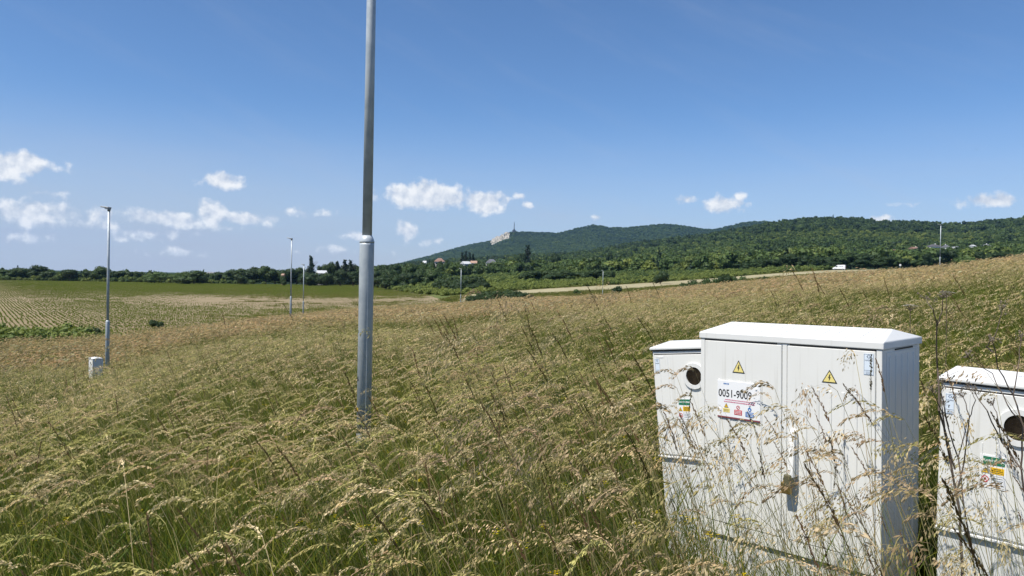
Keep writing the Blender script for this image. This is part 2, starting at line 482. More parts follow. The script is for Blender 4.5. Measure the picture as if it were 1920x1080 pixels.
# ------------------------------------------------------------------ ground, field, hills
def polar_sheet(name, m, r0, r1, th0, th1, dth, nr, closed=False, inner=None):
    ths = np.arange(th0, th1 + (1e-9 if not closed else -1e-9), dth)
    rs = np.exp(np.linspace(math.log(r0 + 2), math.log(r1 + 2), nr)) - 2
    T, RR = np.meshgrid(ths, rs, indexing='ij')
    X, Y = RR*np.sin(T), RR*np.cos(T)
    Z = ground(X.ravel(), Y.ravel())
    if name == 'far_hill' or name == 'hillside':
        Z = Z + 0
    v = np.stack([X.ravel(), Y.ravel(), Z], 1)
    n, k = len(ths), nr
    f = []
    for i in range(n if closed else n-1):
        i2 = (i+1) % n
        for j in range(k-1): f.append((i*k+j, i2*k+j, i2*k+j+1, i*k+j+1)[::-1])
    me = bpy.data.meshes.new(name); me.from_pydata(v.tolist(), [], f); me.materials.append(m); me.shade_smooth(); me.update()
    return struct(link(name, me))


# one sheet of land to the horizon, cut at two rings: meadow and fields, wooded hillside, far hill
polar_sheet('meadow_ground', M_SCRUB if False else M_MEADOW, .02, 130, -math.pi, math.pi, R(1.0), 110, True)
polar_sheet('valley_ground', M_SCRUB, 130, 400, -math.pi, math.pi, R(1.0), 60, True)
polar_sheet('hillside', M_FOREST_FLOOR, 400, 2300, -math.pi, math.pi, R(.5), 90, True)
polar_sheet('far_hill', M_FOREST_FLOOR, 2300, 8800, -math.pi, math.pi, R(.25), 90, True)

CROP_POLY = [ur(*p) for p in [(-700, 60), (-200, 64), (0, 66), (200, 61), (450, 67), (570, 86), (700, 99), (800, 113), (860, 126), (846, 150),
                              (800, 220), (762, 270), (722, 360), (692, 455), (450, 436), (0, 428), (-300, 428), (-700, 400)]]


def inside(poly, x, y):
    x = np.asarray(x); y = np.asarray(y); c = np.zeros(x.shape, bool); n = len(poly)
    for i in range(n):
        (x0, y0), (x1, y1) = poly[i], poly[(i+1) % n]
        cond = ((y0 > y) != (y1 > y))
        with np.errstate(divide='ignore', invalid='ignore'):
            c ^= cond & (x < (x1-x0)*(y-y0)/(y1-y0) + x0)
    return c


def poly_sheet(name, poly, m, lift, step):
    """flat polygon laid over the ground as a fine sheet"""
    bm = bmesh.new()
    fine = []
    for i, (x, y) in enumerate(poly):
        x2, y2 = poly[(i+1) % len(poly)]
        k = max(1, int(math.hypot(x2-x, y2-y)/step))
        fine += [(x + (x2-x)*j/k, y + (y2-y)*j/k) for j in range(k)]
    f = bm.faces.new([bm.verts.new((x, y, 0)) for x, y in fine])
    xs = [p[0] for p in fine]; ys = [p[1] for p in fine]
    for ax, lo, hi in ((0, min(xs), max(xs)), (1, min(ys), max(ys))):
        for c in np.arange(lo + step, hi, step):
            co = [0, 0, 0]; no = [0, 0, 0]; co[ax] = c; no[ax] = 1
            bmesh.ops.bisect_plane(bm, geom=bm.verts[:] + bm.edges[:] + bm.faces[:], plane_co=co, plane_no=no)
    z = ground([v.co.x for v in bm.verts], [v.co.y for v in bm.verts])
    for v, zz in zip(bm.verts, z): v.co.z = zz + lift
    bmesh.ops.recalc_face_normals(bm, faces=bm.faces)
    if sum(f.normal.z for f in bm.faces) < 0: bmesh.ops.reverse_faces(bm, faces=bm.faces)
    me = bpy.data.meshes.new(name); bm.to_mesh(me); bm.free(); me.materials.append(m); me.shade_smooth()
    return struct(link(name, me))


poly_sheet('crop_field', CROP_POLY, M_SOIL, .06, 8)
MOWN = [hit(*p) for p in [(846, 571, 125), (905, 566, 125), (940, 556, 130), (1000, 551.5, 130), (1090, 547, 140), (1180, 542.5, 150), (1240, 538, 160), (1290, 534, 160), (1390, 525, 200), (1470, 519, 200), (1550, 513.5, 220),
                          (1650, 510, 250), (1760, 507, 260)]] + \
       [ur(*p) for p in [(1760, 368), (1650, 364), (1560, 360)]] + [hit(*p) for p in [(1470, 512, 260), (1390, 518, 230), (1290, 525.5, 190), (1180, 533, 170), (1090, 538, 160), (1000, 543.5, 150), (930, 548, 140), (880, 553, 135)]]
poly_sheet('mown_hay_strip', MOWN, M_MOWN, .07, 6)


# white quarried rock at the end of the far hill
def quarry():
    mb = MB()
    nu, nv = 40, 16
    us = np.linspace(917, 956, nu); ths = np.arctan((us - 960)/FOC)
    rs = np.linspace(3760, 3990, nv)
    vs = []
    rnd = np.random.default_rng(4)
    for i, th in enumerate(ths):
        for j, r in enumerate(rs):
            k = min(i, nu-1-i, j)/4.0
            x, y = r*math.tan(th), r
            vs.append((x + rnd.uniform(-2, 2), y - rnd.uniform(0, 10), g1(x, y) + min(k, 1)*(9 + rnd.uniform(-11, 9)) - 3))
    fs = [(i*nv+j, (i+1)*nv+j, (i+1)*nv+j+1, i*nv+j+1) for i in range(nu-1) for j in range(nv-1)]
    mb.add(vs, fs)
    struct(mb.build('rock_face', M_ROCK))


quarry()


# ------------------------------------------------------------------ scattering (uncountable growth only)
def kinds(name, meshes):
    c = bpy.data.collections.new(name)
    for me in meshes: c.objects.link(bpy.data.objects.new(name, me))
    return c


def scatter_tree(c):
    ng = bpy.data.node_groups.new('scatter_' + c.name, 'GeometryNodeTree')
    ng.interface.new_socket('Geometry', in_out='INPUT', socket_type='NodeSocketGeometry')
    ng.interface.new_socket('Geometry', in_out='OUTPUT', socket_type='NodeSocketGeometry')
    N, L = ng.nodes.new, ng.links.new
    gi, go = N('NodeGroupInput'), N('NodeGroupOutput')
    ci = N('GeometryNodeCollectionInfo'); ci.inputs[0].default_value = c
    ci.inputs['Separate Children'].default_value = True; ci.inputs['Reset Children'].default_value = True
    ip = N('GeometryNodeInstanceOnPoints'); ip.inputs['Pick Instance'].default_value = True

    def attr(nm, dt):
        a = N('GeometryNodeInputNamedAttribute'); a.data_type = dt; a.inputs['Name'].default_value = nm
        return [o for o in a.outputs if o.enabled and o.name == 'Attribute'][0]
    er = N('FunctionNodeEulerToRotation')
    L(attr('rot', 'FLOAT_VECTOR'), er.inputs[0])
    L(gi.outputs[0], ip.inputs['Points']); L(ci.outputs[0], ip.inputs['Instance'])
    L(attr('idx', 'INT'), ip.inputs['Instance Index']); L(er.outputs[0], ip.inputs['Rotation'])
    L(attr('scl', 'FLOAT_VECTOR'), ip.inputs['Scale']); L(ip.outputs[0], go.inputs[0])
    return ng


def scatter(name, pts, rot, scl, idx, tint, coll, label=None, cat=None):
    n = len(pts)
    me = bpy.data.meshes.new(name); me.from_pydata(np.asarray(pts).tolist(), [], [])
    for nm, ty, data, key in (('rot', 'FLOAT_VECTOR', rot, 'vector'), ('scl', 'FLOAT_VECTOR', scl, 'vector'), ('idx', 'INT', idx, 'value'), ('tint', 'FLOAT', tint, 'value')):
        a = me.attributes.new(nm, ty, 'POINT'); a.data.foreach_set(key, np.ascontiguousarray(np.asarray(data).ravel()))
    o = struct(link(name, me), 'stuff')
    md = o.modifiers.new('scatter', 'NODES'); md.node_group = scatter_tree(coll)
    if label: o['label'] = label
    if cat: o['category'] = cat
    return o


def value_noise(x, y, s, seed=0):
    """smooth 0..1 noise at scale s metres"""
    r = np.random.default_rng(seed); G = r.random((64, 64))
    out = 0; amp = 0
    for o in range(3):
        a = np.asarray(x)/s*2**o + 17.3*o; b = np.asarray(y)/s*2**o + 5.1*o
        i = np.floor(a).astype(int); j = np.floor(b).astype(int); fa = a - i; fb = b - j
        fa = fa*fa*(3-2*fa); fb = fb*fb*(3-2*fb)
        v = G[i % 64, j % 64]*(1-fa)*(1-fb) + G[(i+1) % 64, j % 64]*fa*(1-fb) + G[i % 64, (j+1) % 64]*(1-fa)*fb + G[(i+1) % 64, (j+1) % 64]*fa*fb
        out = out + v*.5**o; amp += .5**o
    return out/amp


# ------------------------------------------------------------------ grass
GREENS = [(.075, .104, .017), (.092, .122, .021), (.122, .138, .024), (.056, .092, .020), (.142, .143, .028), (.076, .115, .030)]
DRY = [(.26, .20, .095), (.32, .26, .14), (.20, .165, .07)]
HEADS = [(.55, .44, .25), (.52, .41, .23), (.48, .355, .215), (.62, .52, .32), (.42, .37, .165), (.47, .365, .225), (.37, .345, .14)]
BROWN = [(.13, .085, .05), (.17, .105, .06)]


class Grass:
    def __init__(s, seed): s.v = []; s.f = []; s.c = []; s.r = random.Random(seed); s.ripe = 1.0
    def face(s, pts, c):
        o = len(s.v); s.v += pts; s.f.append(tuple(range(o, o + len(pts)))); s.c += [c]*len(pts)
    def strip(s, path, wid, side, c0, c1=None):
        o = len(s.v); n = len(path)
        for i, p in enumerate(path):
            t = i/(n-1); c = c0 if c1 is None else tuple(a+(b-a)*t for a, b in zip(c0, c1))
            s.v += [p - side*wid[i], p + side*wid[i]]; s.c += [c, c]
        s.f += [(o+2*i, o+2*i+1, o+2*i+3, o+2*i+2) for i in range(n-1)]
    def bend(s, p, h, lean, az, n, power=2.0):
        d = Vector((math.sin(az), math.cos(az), 0))
        return [p + d*(lean*h*(i/(n-1))**power) + Vector((0, 0, h*(i/(n-1))*(1 - .22*min(lean, 1)*(i/(n-1))))) for i in range(n)]
    def wind(s, spread): return -math.pi/2 + s.r.gauss(.12, spread)          # blown to the left
    def blade(s, p, h, wd, seg=4, dry=.1):
        r = s.r; az = s.wind(.9) if r.random() < .6 else r.uniform(0, 6.28)
        path = s.bend(p, h, r.uniform(.15, .85), az, seg)
        a = r.uniform(0, math.pi)
        c = r.choice(DRY) if r.random() < dry else r.choice(GREENS)
        k = r.uniform(.55, 1.40); c = tuple(x*k for x in c)
        s.strip(path, [wd*(1 - (i/(seg-1))**2*.92)*.5 for i in range(seg)], Vector((math.cos(a), math.sin(a), 0)), c)
    def stalk(s, p, h, wd, head, hl, seg=6, kind=0, spk=1.0):
        """stem that nods downwind with a feathery seed head; kind 0 nodding plume, 1 upright brown spike, 2 loose drooping panicle"""
        r = s.r; az = s.wind(.35 if kind != 1 else .6)
        lean = r.uniform(.18, .42) if kind != 1 else r.uniform(.12, .34)
        path = s.bend(p, h, lean, az, seg, 1.8)
        d0 = (path[-1] - path[-2]).normalized()
        hc = r.choice(BROWN if kind == 1 else HEADS); k = r.uniform(.85, 1.40) if kind != 1 else r.uniform(.8, 1.15); hc = tuple(x*k*s.ripe for x in hc)
        stem = r.choice([(.12, .145, .045), (.16, .16, .06), (.22, .19, .09), (.09, .12, .04)])
        a = r.uniform(0, math.pi); sd_ = Vector((math.cos(a), math.sin(a), 0))
        s.strip(path, [wd*.5*(1 - .4*i/(seg-1)) for i in range(seg)], sd_, stem, tuple(.5*x + .5*y for x, y in zip(stem, hc)))
        # rachis: an arc that goes on bending downwind
        dw = Vector((math.sin(az), math.cos(az), -1.15 if kind == 0 else (-1.3 if kind == 2 else .3))).normalized()
        m = 6; q = path[-1].copy(); d = d0.copy(); ax = [q.copy()]
        for i in range(m):
            d = (d*(1 - (.34 if kind != 1 else .05)) + dw*(.34 if kind != 1 else .05)).normalized(); q = q + d*(hl/m); ax.append(q.copy())
        s.strip(ax, [wd*.4]*len(ax), sd_, hc)
        n = head
        for i in range(n):
            t = (i + r.random())/n
            j = min(int(t*m), m-1); b = ax[j].lerp(ax[j+1], t*m - j); dd = (ax[j+1]-ax[j]).normalized()
            out = Vector((r.gauss(0, 1), r.gauss(0, 1), r.gauss(0, 1) - (.9 if kind != 1 else 0))); out = (out - dd*out.dot(dd)).normalized()
            spread = (.42 if kind == 0 else (.25 if kind == 1 else 1.1))*(1 - .55*t)
            v = (dd*1.0 + out*spread + dw*(.35 if kind != 1 else 0)).normalized()
            ln = r.uniform(.009, .016)*spk*(1 if kind != 1 else .8); b = b + out*r.uniform(0, .008 if kind == 0 else (.003 if kind == 1 else .022))*spk
            if kind == 2: b = b + Vector((0, 0, -r.uniform(0, .018)*spk)); v = (v + Vector((0, 0, -.5))).normalized()
            sdv = v.cross(Vector((r.gauss(0, 1), r.gauss(0, 1), r.gauss(0, 1)))).normalized()*ln*r.uniform(.13, .2)
            kk = r.uniform(.75, 1.25); c = tuple(x*kk for x in hc)
            s.face([b, b + v*ln*.45 + sdv, b + v*ln, b + v*ln*.45 - sdv], c)
    def pt(s, rad):
        a = s.r.uniform(0, 6.283); q = rad*math.sqrt(s.r.random()); return Vector((q*math.cos(a), q*math.sin(a), -.03))
    def flower(s, p, h, c, n=10, rad=.03):
        path = s.bend(p, h, s.r.uniform(0, .2), s.wind(.8), 4)
        s.strip(path, [.0015]*4, Vector((1, 0, 0)), (.08, .11, .03))
        for i in range(n):
            q = path[-1] + Vector((s.r.gauss(0, rad), s.r.gauss(0, rad), s.r.gauss(0, rad*.3))); e = .006
            s.face([q + Vector((-e, -e*.5, 0)), q + Vector((e, -e*.5, e*.6)), q + Vector((e, e, e*.6)), q + Vector((-e, e, 0))], c)
    def mesh(s, name):
        me = bpy.data.meshes.new(name); me.from_pydata([tuple(v) for v in s.v], [], s.f)
        a = me.attributes.new('col', 'FLOAT_COLOR', 'POINT'); a.data.foreach_set('color', np.array([(*c, 1) for c in s.c], np.float32).ravel())
        me.materials.append(M_GRASS); me.update()
        return me


def near_clump(i):
    g = Grass(100 + i); r = g.r
    for _ in range(46): g.blade(g.pt(.17), r.uniform(.32, .82), r.uniform(.004, .0075), 4, .12)
    for _ in range(1 if i < 5 else r.randint(3, 5)):
        g.stalk(g.pt(.15), r.uniform(.62, 1.0), .0028, r.randint(85, 130), r.uniform(.17, .31), 6, 0 if r.random() < .75 else 2, .98)
    if i % 6 == 2: g.stalk(g.pt(.1), r.uniform(.85, 1.05), .0032, 70, r.uniform(.10, .16), 6, 1)
    if i == 4:
        for _ in range(3): g.flower(g.pt(.12), r.uniform(.45, .7), (.55, .44, .03), 8, .018)
    return g.mesh('grass_clump')


def leaf_clump(i):
    g = Grass(150 + i); r = g.r
    for _ in range(48): g.blade(g.pt(.19), r.uniform(.35, .85), r.uniform(.0045, .009), 4, .07)
    if i % 2: g.stalk(g.pt(.1), r.uniform(.6, .85), .0028, 46, .13, 6, 0)
    return g.mesh('leafy_clump')


def sparse_clump(i):
    g = Grass(200 + i); r = g.r; g.ripe = .66  # seed heads toned darker than in the other clumps
    for _ in range(19): g.blade(g.pt(.10), r.uniform(.3, .72), r.uniform(.003, .005), 4, .15)
    for _ in range(r.randint(2, 4)):
        g.stalk(g.pt(.09), r.uniform(.72, 1.12), .0026, r.randint(44, 70), r.uniform(.10, .18), 7, (0, 2, 2, 0, 1)[(i + _) % 5])
    return g.mesh('tall_stalks')


def mid_clump(i):
    g = Grass(300 + i); r = g.r
    for _ in range(120): g.blade(g.pt(.5), r.uniform(.35, .90), r.uniform(.007, .012), 3, .12)
    for _ in range(9 + (i % 3)*6 if i < 7 else i - 7):
        g.stalk(g.pt(.5), r.uniform(.62, 1.0), .004, 13, r.uniform(.13, .2), 4, 0 if r.random() < .75 else 2, 1.9)
    if i == 1:
        for _ in range(2): g.stalk(g.pt(.4), r.uniform(.9, 1.1), .006, 22, .13, 4, 1, 1.2)
    return g.mesh('meadow_tuft')


def far_clump(i):
    g = Grass(400 + i); r = g.r
    for _ in range(190): g.blade(g.pt(1.1), r.uniform(.35, .88), r.uniform(.018, .03), 3, .15)
    for _ in range(75 + (i % 3)*22):
        p = g.pt(1.1); h = r.uniform(.62, 1.0); az = g.wind(.5)
        path = g.bend(p, h, r.uniform(.2, .4), az, 3)
        hc = r.choice(HEADS[:4] + [(.48, .36, .20)]); k = r.uniform(.75, 1.6); hc = tuple(min(.8, x*k) for x in hc)
        a = r.uniform(0, math.pi); sd_ = Vector((math.cos(a), math.sin(a), 0))
        g.strip(path, [.003, .003, .003], sd_, (.17, .16, .06))
        d = Vector((math.sin(az), math.cos(az), -.1)); q = path[-1]
        for t in (0, 1):
            up = Vector((0, 0, .013)) if t else sd_*.012
            g.face([q, q + d*.09 + up, q + d*.17 + Vector((0, 0, -.03)), q + d*.08 - up], hc)
    return g.mesh('meadow_patch')


def green_patch(i):
    g = Grass(450 + i); r = g.r
    for _ in range(170): g.blade(g.pt(1.3), r.uniform(.2, .5), r.uniform(.03, .05), 3, .35)
    return g.mesh('short_grass_patch')


GK = kinds('grass_clump', [near_clump(i) for i in range(12)] + [leaf_clump(i) for i in range(4)])
SK = kinds('tall_stalks', [sparse_clump(i) for i in range(10)])
MK = kinds('meadow_tuft', [mid_clump(i) for i in range(10)])
FK = kinds('meadow_patch', [far_clump(i) for i in range(6)])
PK = kinds('short_grass_patch', [green_patch(i) for i in range(4)])

# the three cabinets near the camera: origin (front left foot), size, lean
CDX = Vector((.6898584, -.72394433, 0)); CDY = Vector((.72394433, .6898584, 0))


def cab_matrix(x, y, z, lean=0.0):
    rot = Matrix((( CDX.x, CDY.x, 0, 0), (CDX.y, CDY.y, 0, 0), (0, 0, 1, 0), (0, 0, 0, 1)))
    top = Matrix.Translation((x, y, z)) @ rot @ Matrix.Rotation(lean, 4, 'Y')
    return LEVEL @ top                                       # local origin = top front left corner of the lid edge


CAB_BIG = cab_matrix(.9912, 3.9844, -.28)
CAB_LEFT = cab_matrix(.812, 4.436, -.405, R(-5.2))
CAB_RIGHT = cab_matrix(1.7697, 3.1321, -.405, R(1.6))
BW, BD, BH = .917, .47, 1.37
SW, SDP, SH = .53, .38, 1.24


def cab_local(x, y):
    dx, dy = x - .9912, y - 3.9844
    return dx*CDX.x + dy*CDX.y, dx*CDY.x + dy*CDY.y


def jgrid(step, rmin, rmax, half=46):
    n = int(rmax/step) + 1
    X, Y = np.meshgrid(np.arange(-n, n+1)*step, np.arange(0, n+1)*step)
    X = X.ravel() + rng.uniform(-.5, .5, X.size)*step; Y = Y.ravel() + rng.uniform(-.5, .5, Y.size)*step
    r = np.hypot(X, Y); th = np.degrees(np.arctan2(X, Y))
    k = (r > rmin) & (r < rmax) & (np.abs(th) < half)
    return X[k], Y[k]


def meadow_edge(x, y):
    u = 960 + FOC*np.tan(np.clip(np.arctan2(x, y), -.92, .92))
    return np.interp(u, [-700, 0, 200, 450, 570, 700, 865, 960, 1131, 1300, 1500, 1766, 1920, 2900], [40, 45, 51, 60, 86, 97, 118, 122, 120, 116, 124, 140, 150, 160])


def grow(name, X, Y, coll, nk, lo, hi, hs, label, wild=.45, idx=None, tint=None):
    n = len(X); z = ground(X, Y)
    hmap = .86 + .30*value_noise(X, Y, 3.2, 5) - .22*np.exp(-((X + 1.35)**2 + (Y - 6.0)**2)/1.6)
    s = rng.uniform(lo, hi, n)
    scl = np.stack([s, s, s*hmap*hs], 1)
    rot = np.stack([rng.normal(0, .05, n), rng.normal(0, .05, n), rng.normal(0, wild, n)], 1)
    if tint is None: tint = np.clip(.15 + .55*value_noise(X, Y, 6, 9) + .35*value_noise(X, Y, 1.3, 10) + rng.normal(0, .12, n) - .05, 0, 1)
    if idx is None: idx = rng.integers(0, nk, n)
    return scatter(name, np.stack([X, Y, z], 1), rot, scl, idx, tint, coll, label, 'grass')


def near_grass():
    X, Y = jgrid(.165, 1.45, 9.5)
    s, t = cab_local(X, Y)
    body = ((s > -.5) & (s < 1.8) & (t > -.14) & (t < .62))
    front = (s > -.42 - .12*t) & (s < 2.4) & (t > -2.4) & (t <= -.14)
    thin = front & (rng.random(len(X)) > .15 + .40*np.clip(-t - .45, 0, .6) + .8*np.clip(.32 - s, 0, .6))
    pole = np.hypot(X + 1.30, Y - 6.88) < .09
    keep = ~body & ~thin & ~pole
    X, Y = X[keep], Y[keep]
    u = 960 + FOC*np.tan(np.arctan2(X, Y)); rr = np.hypot(X, Y)
    leafy_p = np.clip(.10 + .9*(value_noise(X, Y, 2.6, 21) - .42)*2.2, 0, .8)
    leafy_p = np.where((u > 700) & (u < 1230) & (rr < 4.6), leafy_p*.25, leafy_p)
    plume = np.clip(.25 + 2.2*(value_noise(X, Y, 1.7, 23) - .48) + .35*((u > 520) & (u < 1230) & (rr < 5.2)), .05, .95)
    idx = np.where(rng.random(len(X)) < plume, rng.integers(5, 12, len(X)), rng.integers(0, 5, len(X)))
    idx = np.where(rng.random(len(X)) < leafy_p, rng.integers(12, 16, len(X)), idx)
    grow('meadow_grass', X, Y, GK, 16, .85, 1.2, .93, 'tall meadow grass with nodding tan seed heads near the cabinets', .42, idx)
    # thinner, taller stalks standing against the cabinets
    X, Y = jgrid(.145, 1.6, 6)
    s, t = cab_local(X, Y)
    k = (s > -.5) & (s < 2.3) & (t > -2.0) & (t < -.06) & (rng.random(len(X)) < .78 + .2*(s < .45))
    X, Y = X[k], Y[k]
    grow('seeding_grass_stalks', X, Y, SK, 10, .80, 1.22, 1.02, 'thin seeding grass stalks standing before the white cabinets', .5)
    # stalks standing taller than the rest left of the cabinets and here and there
    X, Y = jgrid(.21, 2.2, 9)
    u = 960 + FOC*np.tan(np.arctan2(X, Y)); s, t = cab_local(X, Y)
    p = np.where((u > 930) & (u < 1240) & (Y > 3.0) & (Y < 6.2), .55, .07)*((s < -.42) | (t > .8) | (t < -2.2))*np.where((u > 560) & (u < 800) & (Y < 7), .3, 1)
    k = rng.random(len(X)) < p; X, Y = X[k], Y[k]
    grow('overtopping_grass_stalks', X, Y, SK, 10, 1.1, 1.4, 1.18, 'seeding grass stalks overtopping the meadow left of the cabinets', .4)


def meadow():
    X, Y = jgrid(.40, 9.3, 32)
    k = (Y < meadow_edge(X, Y)) & ~((np.hypot(X + 12.0, Y - 20.9) < 1.5) & (rng.random(len(X)) < .8)); X, Y = X[k], Y[k]
    u = 960 + FOC*np.tan(np.arctan2(X, Y))
    green = np.clip(.22 + 2.6*(value_noise(X, Y, 5.5, 61) - .5) + .25*((u > 1350) & (Y < 24)) + .15*((u > 880) & (u < 1250) & (Y > 12) & (Y < 30)), .03, .85)
    idx = np.where(rng.random(len(X)) < green, rng.integers(7, 10, len(X)), rng.integers(0, 7, len(X)))
    grow('meadow_grass_beyond', X, Y, MK, 7, .85, 1.2, .95, 'tall seeding meadow grass on the slope around the lamp posts', .45, idx)
    X, Y = jgrid(.98, 31.5, 165)
    k = Y < meadow_edge(X, Y) + rng.normal(0, 1.5, len(X)); X, Y = X[k], Y[k]
    grow('meadow_grass_crest', X, Y, FK, 6, .85, 1.15, 1.0, 'tan seeding grass along the crest of the meadow')
    # shorter, greener grass in the dip between the crest and the mown strip
    X, Y = jgrid(1.9, 112, 400)
    u = 960 + FOC*np.tan(np.arctan2(X, Y)); r = Y
    k = (r > meadow_edge(X, Y)) & ~inside(MOWN, X, Y) & ~inside(CROP_POLY, X, Y) & (u > 830) & (u < 2400) & (r < np.interp(u, [830, 1000, 1300, 1600, 2400], [175, 260, 300, 365, 380]))
    X, Y = X[k], Y[k]
    grow('dip_grass', X, Y, PK, 4, .9, 1.5, 1.0, 'short olive grass in the dip beside the mown strip', 3)


near_grass()
meadow()


# ------------------------------------------------------------------ crop rows
def crop_patch(i, keep):
    g = Grass(600 + i); r = g.r
    for row in range(5):
        for k in range(26):
            if r.random() > keep: continue
            p = Vector((row*.45 - .9 + r.gauss(0, .03), k*.25 - 3.25 + r.gauss(0, .05), 0)); h = r.uniform(.11, .21)
            for b in range(4):
                az = r.uniform(0, 6.28); path = g.bend(p, h, r.uniform(.2, .6), az, 3)
                k2 = r.uniform(.8, 1.2); c = tuple(x*k2 for x in r.choice([(.13, .165, .034), (.155, .18, .04), (.11, .15, .034)]))
                g.strip(path, [.026, .022, .006], Vector((math.cos(az), -math.sin(az), 0)), c)
    return g.mesh('crop_rows')


CK = kinds('crop_rows', [crop_patch(0, .97), crop_patch(1, .95), crop_patch(2, .72), crop_patch(3, .66), crop_patch(4, .34), crop_patch(5, .25), crop_patch(6, .10)])


def crops():
    az = R(-35.6); a = Vector((math.sin(az), math.cos(az))); b = Vector((a.y, -a.x))
    P = []
    for i in range(-30, 90):
        for j in range(-290, 290):
            P.append((a.x*i*6.5 + b.x*j*2.25, a.y*i*6.5 + b.y*j*2.25))
    P = np.array(P); k = inside(CROP_POLY, P[:, 0], P[:, 1]); X, Y = P[k, 0], P[k, 1]
    r = Y; u = 960 + FOC*np.tan(np.arctan2(X, Y))
    k = (u > -320) & (u < 900); X, Y, r, u = X[k], Y[k], r[k], u[k]
    n = value_noise(X*.6 + Y*.2, Y*.5, 26, 33)
    far = np.clip((r - 205 - 18*(n - .5))/35, 0, 1)
    bare = np.clip(1 - np.abs(r - 168 - 30*(n-.5))/52, 0, 1)*np.clip((u - 190)/200, 0, 1)
    n2 = value_noise(X*.22, Y, 13, 35)
    dens = .60 + .60*(n - .5) + .55*far*(.25 + 1.3*n2) - .72*bare
    dens = dens + rng.normal(0, .05, len(X))
    lev = np.select([dens > .80, dens > .42, dens > .18, dens > .02], [0, 2, 4, 6], 7)
    k = lev < 7; X, Y, lev = X[k], Y[k], lev[k]
    idx = np.where(lev == 6, 6, lev + rng.integers(0, 2, len(X)))
    m = len(X)
    scatter('maize_rows', np.stack([X, Y, ground(X, Y) + .06], 1), np.tile([0, 0, -az], (m, 1)), np.ones((m, 3))*rng.uniform(.9, 1.15, (m, 1)), idx,
            np.clip(.3 + .4*n[k], 0, 1), CK, 'young green crop in straight rows on tan soil', 'crop')
    # grassy straw between the crop and the pole side of the field
    X, Y = jgrid(2.6, 60, 300)
    u = 960 + FOC*np.tan(np.arctan2(X, Y)); r = Y
    k = inside(CROP_POLY, X, Y) & (u > 330) & (rng.random(len(X)) < np.clip((u - 330)/260, 0, .8)) & (value_noise(X, Y, 9, 44) > .5)
    X, Y = X[k], Y[k]
    grow('field_weeds', X, Y, PK, 4, .7, 1.2, .8, 'weedy grass growing in the bare part of the field', 3)


crops()


# ------------------------------------------------------------------ trees and shrubs
def ico(sub):
    bm = bmesh.new(); bmesh.ops.create_icosphere(bm, subdivisions=sub, radius=1)
    v = np.array([x.co[:] for x in bm.verts]); f = [[q.index for q in p.verts] for p in bm.faces]; bm.free()
    return v, f


ICO2, ICO1 = ico(2), ico(1)


def crown_mesh(name, seed, lobes, rx, rz, zc, leaves, leaf, m, low=.0, conic=False, icos=ICO2):
    """lobed crown of unit-like size (about 1 high): lumps plus many leaf-sized faces with gaps between"""
    r = np.random.default_rng(seed); V, F, C = [], [], []; off = 0
    cen, rad = [], []
    for i in range(lobes):
        if conic:
            t = (i + .5)/lobes; a = r.uniform(0, 6.28); q = (1 - t)*rx*.55
            c = np.array([q*math.cos(a), q*math.sin(a), zc - rz + 2*rz*t]); s = max(.06, (1 - t)*rx*.75 + .03)
        else:
            d = r.normal(size=3); d /= np.linalg.norm(d); q = r.random()**.45
            c = np.array([d[0]*rx*.66*q, d[1]*rx*.66*q, zc + d[2]*rz*.62*q]); s = r.uniform(.26, .42)*rx
        cen.append(c); rad.append(s)
        v, f = icos
        n = 1 + .22*np.sin(v @ r.normal(0, 4, 3) + r.uniform(0, 6))[:, None] + .14*np.sin(v @ r.normal(0, 9, 3) + r.uniform(0, 6))[:, None]
        vv = v*n*s*np.array([1, 1, .8])*.86 + c
        V += vv.tolist(); F += [[k + off for k in q] for q in f]; C += [r.uniform(.35, .6)]*len(vv); off += len(vv)
    cen = np.array(cen); rad = np.array(rad)
    pick = r.choice(lobes, leaves, p=rad**2/np.sum(rad**2))
    for k in pick:
        d = r.normal(size=3); d[2] += .25; d /= np.linalg.norm(d)
        p = cen[k] + d*rad[k]*r.uniform(.86, 1.22)*np.array([1, 1, .85])
        if p[2] < low: continue
        nrm = d + r.normal(0, .55, 3); nrm /= np.linalg.norm(nrm)
        a = np.cross(nrm, r.normal(size=3)); a /= np.linalg.norm(a); b = np.cross(nrm, a)
        s = leaf*r.uniform(.6, 1.5)
        V += [(p + a*s).tolist(), (p + b*s*.6).tolist(), (p - a*s).tolist(), (p - b*s*.6).tolist()]
        F.append([off, off+1, off+2, off+3]); C += [r.uniform(.2, .85)]*4; off += 4
    me = bpy.data.meshes.new(name); me.from_pydata(V, [], F)
    at = me.attributes.new('col', 'FLOAT', 'POINT'); at.data.foreach_set('value', np.array(C, np.float32))
    me.materials.append(m); me.shade_smooth(); me.update()
    return me


def trunk_mesh(seed, h=.5, rad=.03, limbs=5):
    r = random.Random(seed); mb = MB()
    mb.tube([(0, 0, -.05), (.005, 0, h*.4), (-.01, .01, h*.8), (0, 0, h*1.15)], [rad*1.3, rad, rad*.8, rad*.5], 7)
    for i in range(limbs):
        a = r.uniform(0, 6.28); z = h*r.uniform(.45, .95); q = r.uniform(.16, .28)
        mb.tube([(0, 0, z), (q*.5*math.cos(a), q*.5*math.sin(a), z + .08), (q*math.cos(a), q*math.sin(a), z + .2)], [rad*.5, rad*.35, rad*.15], 5)
    return mb.mesh('trunk', M_BARK, True)


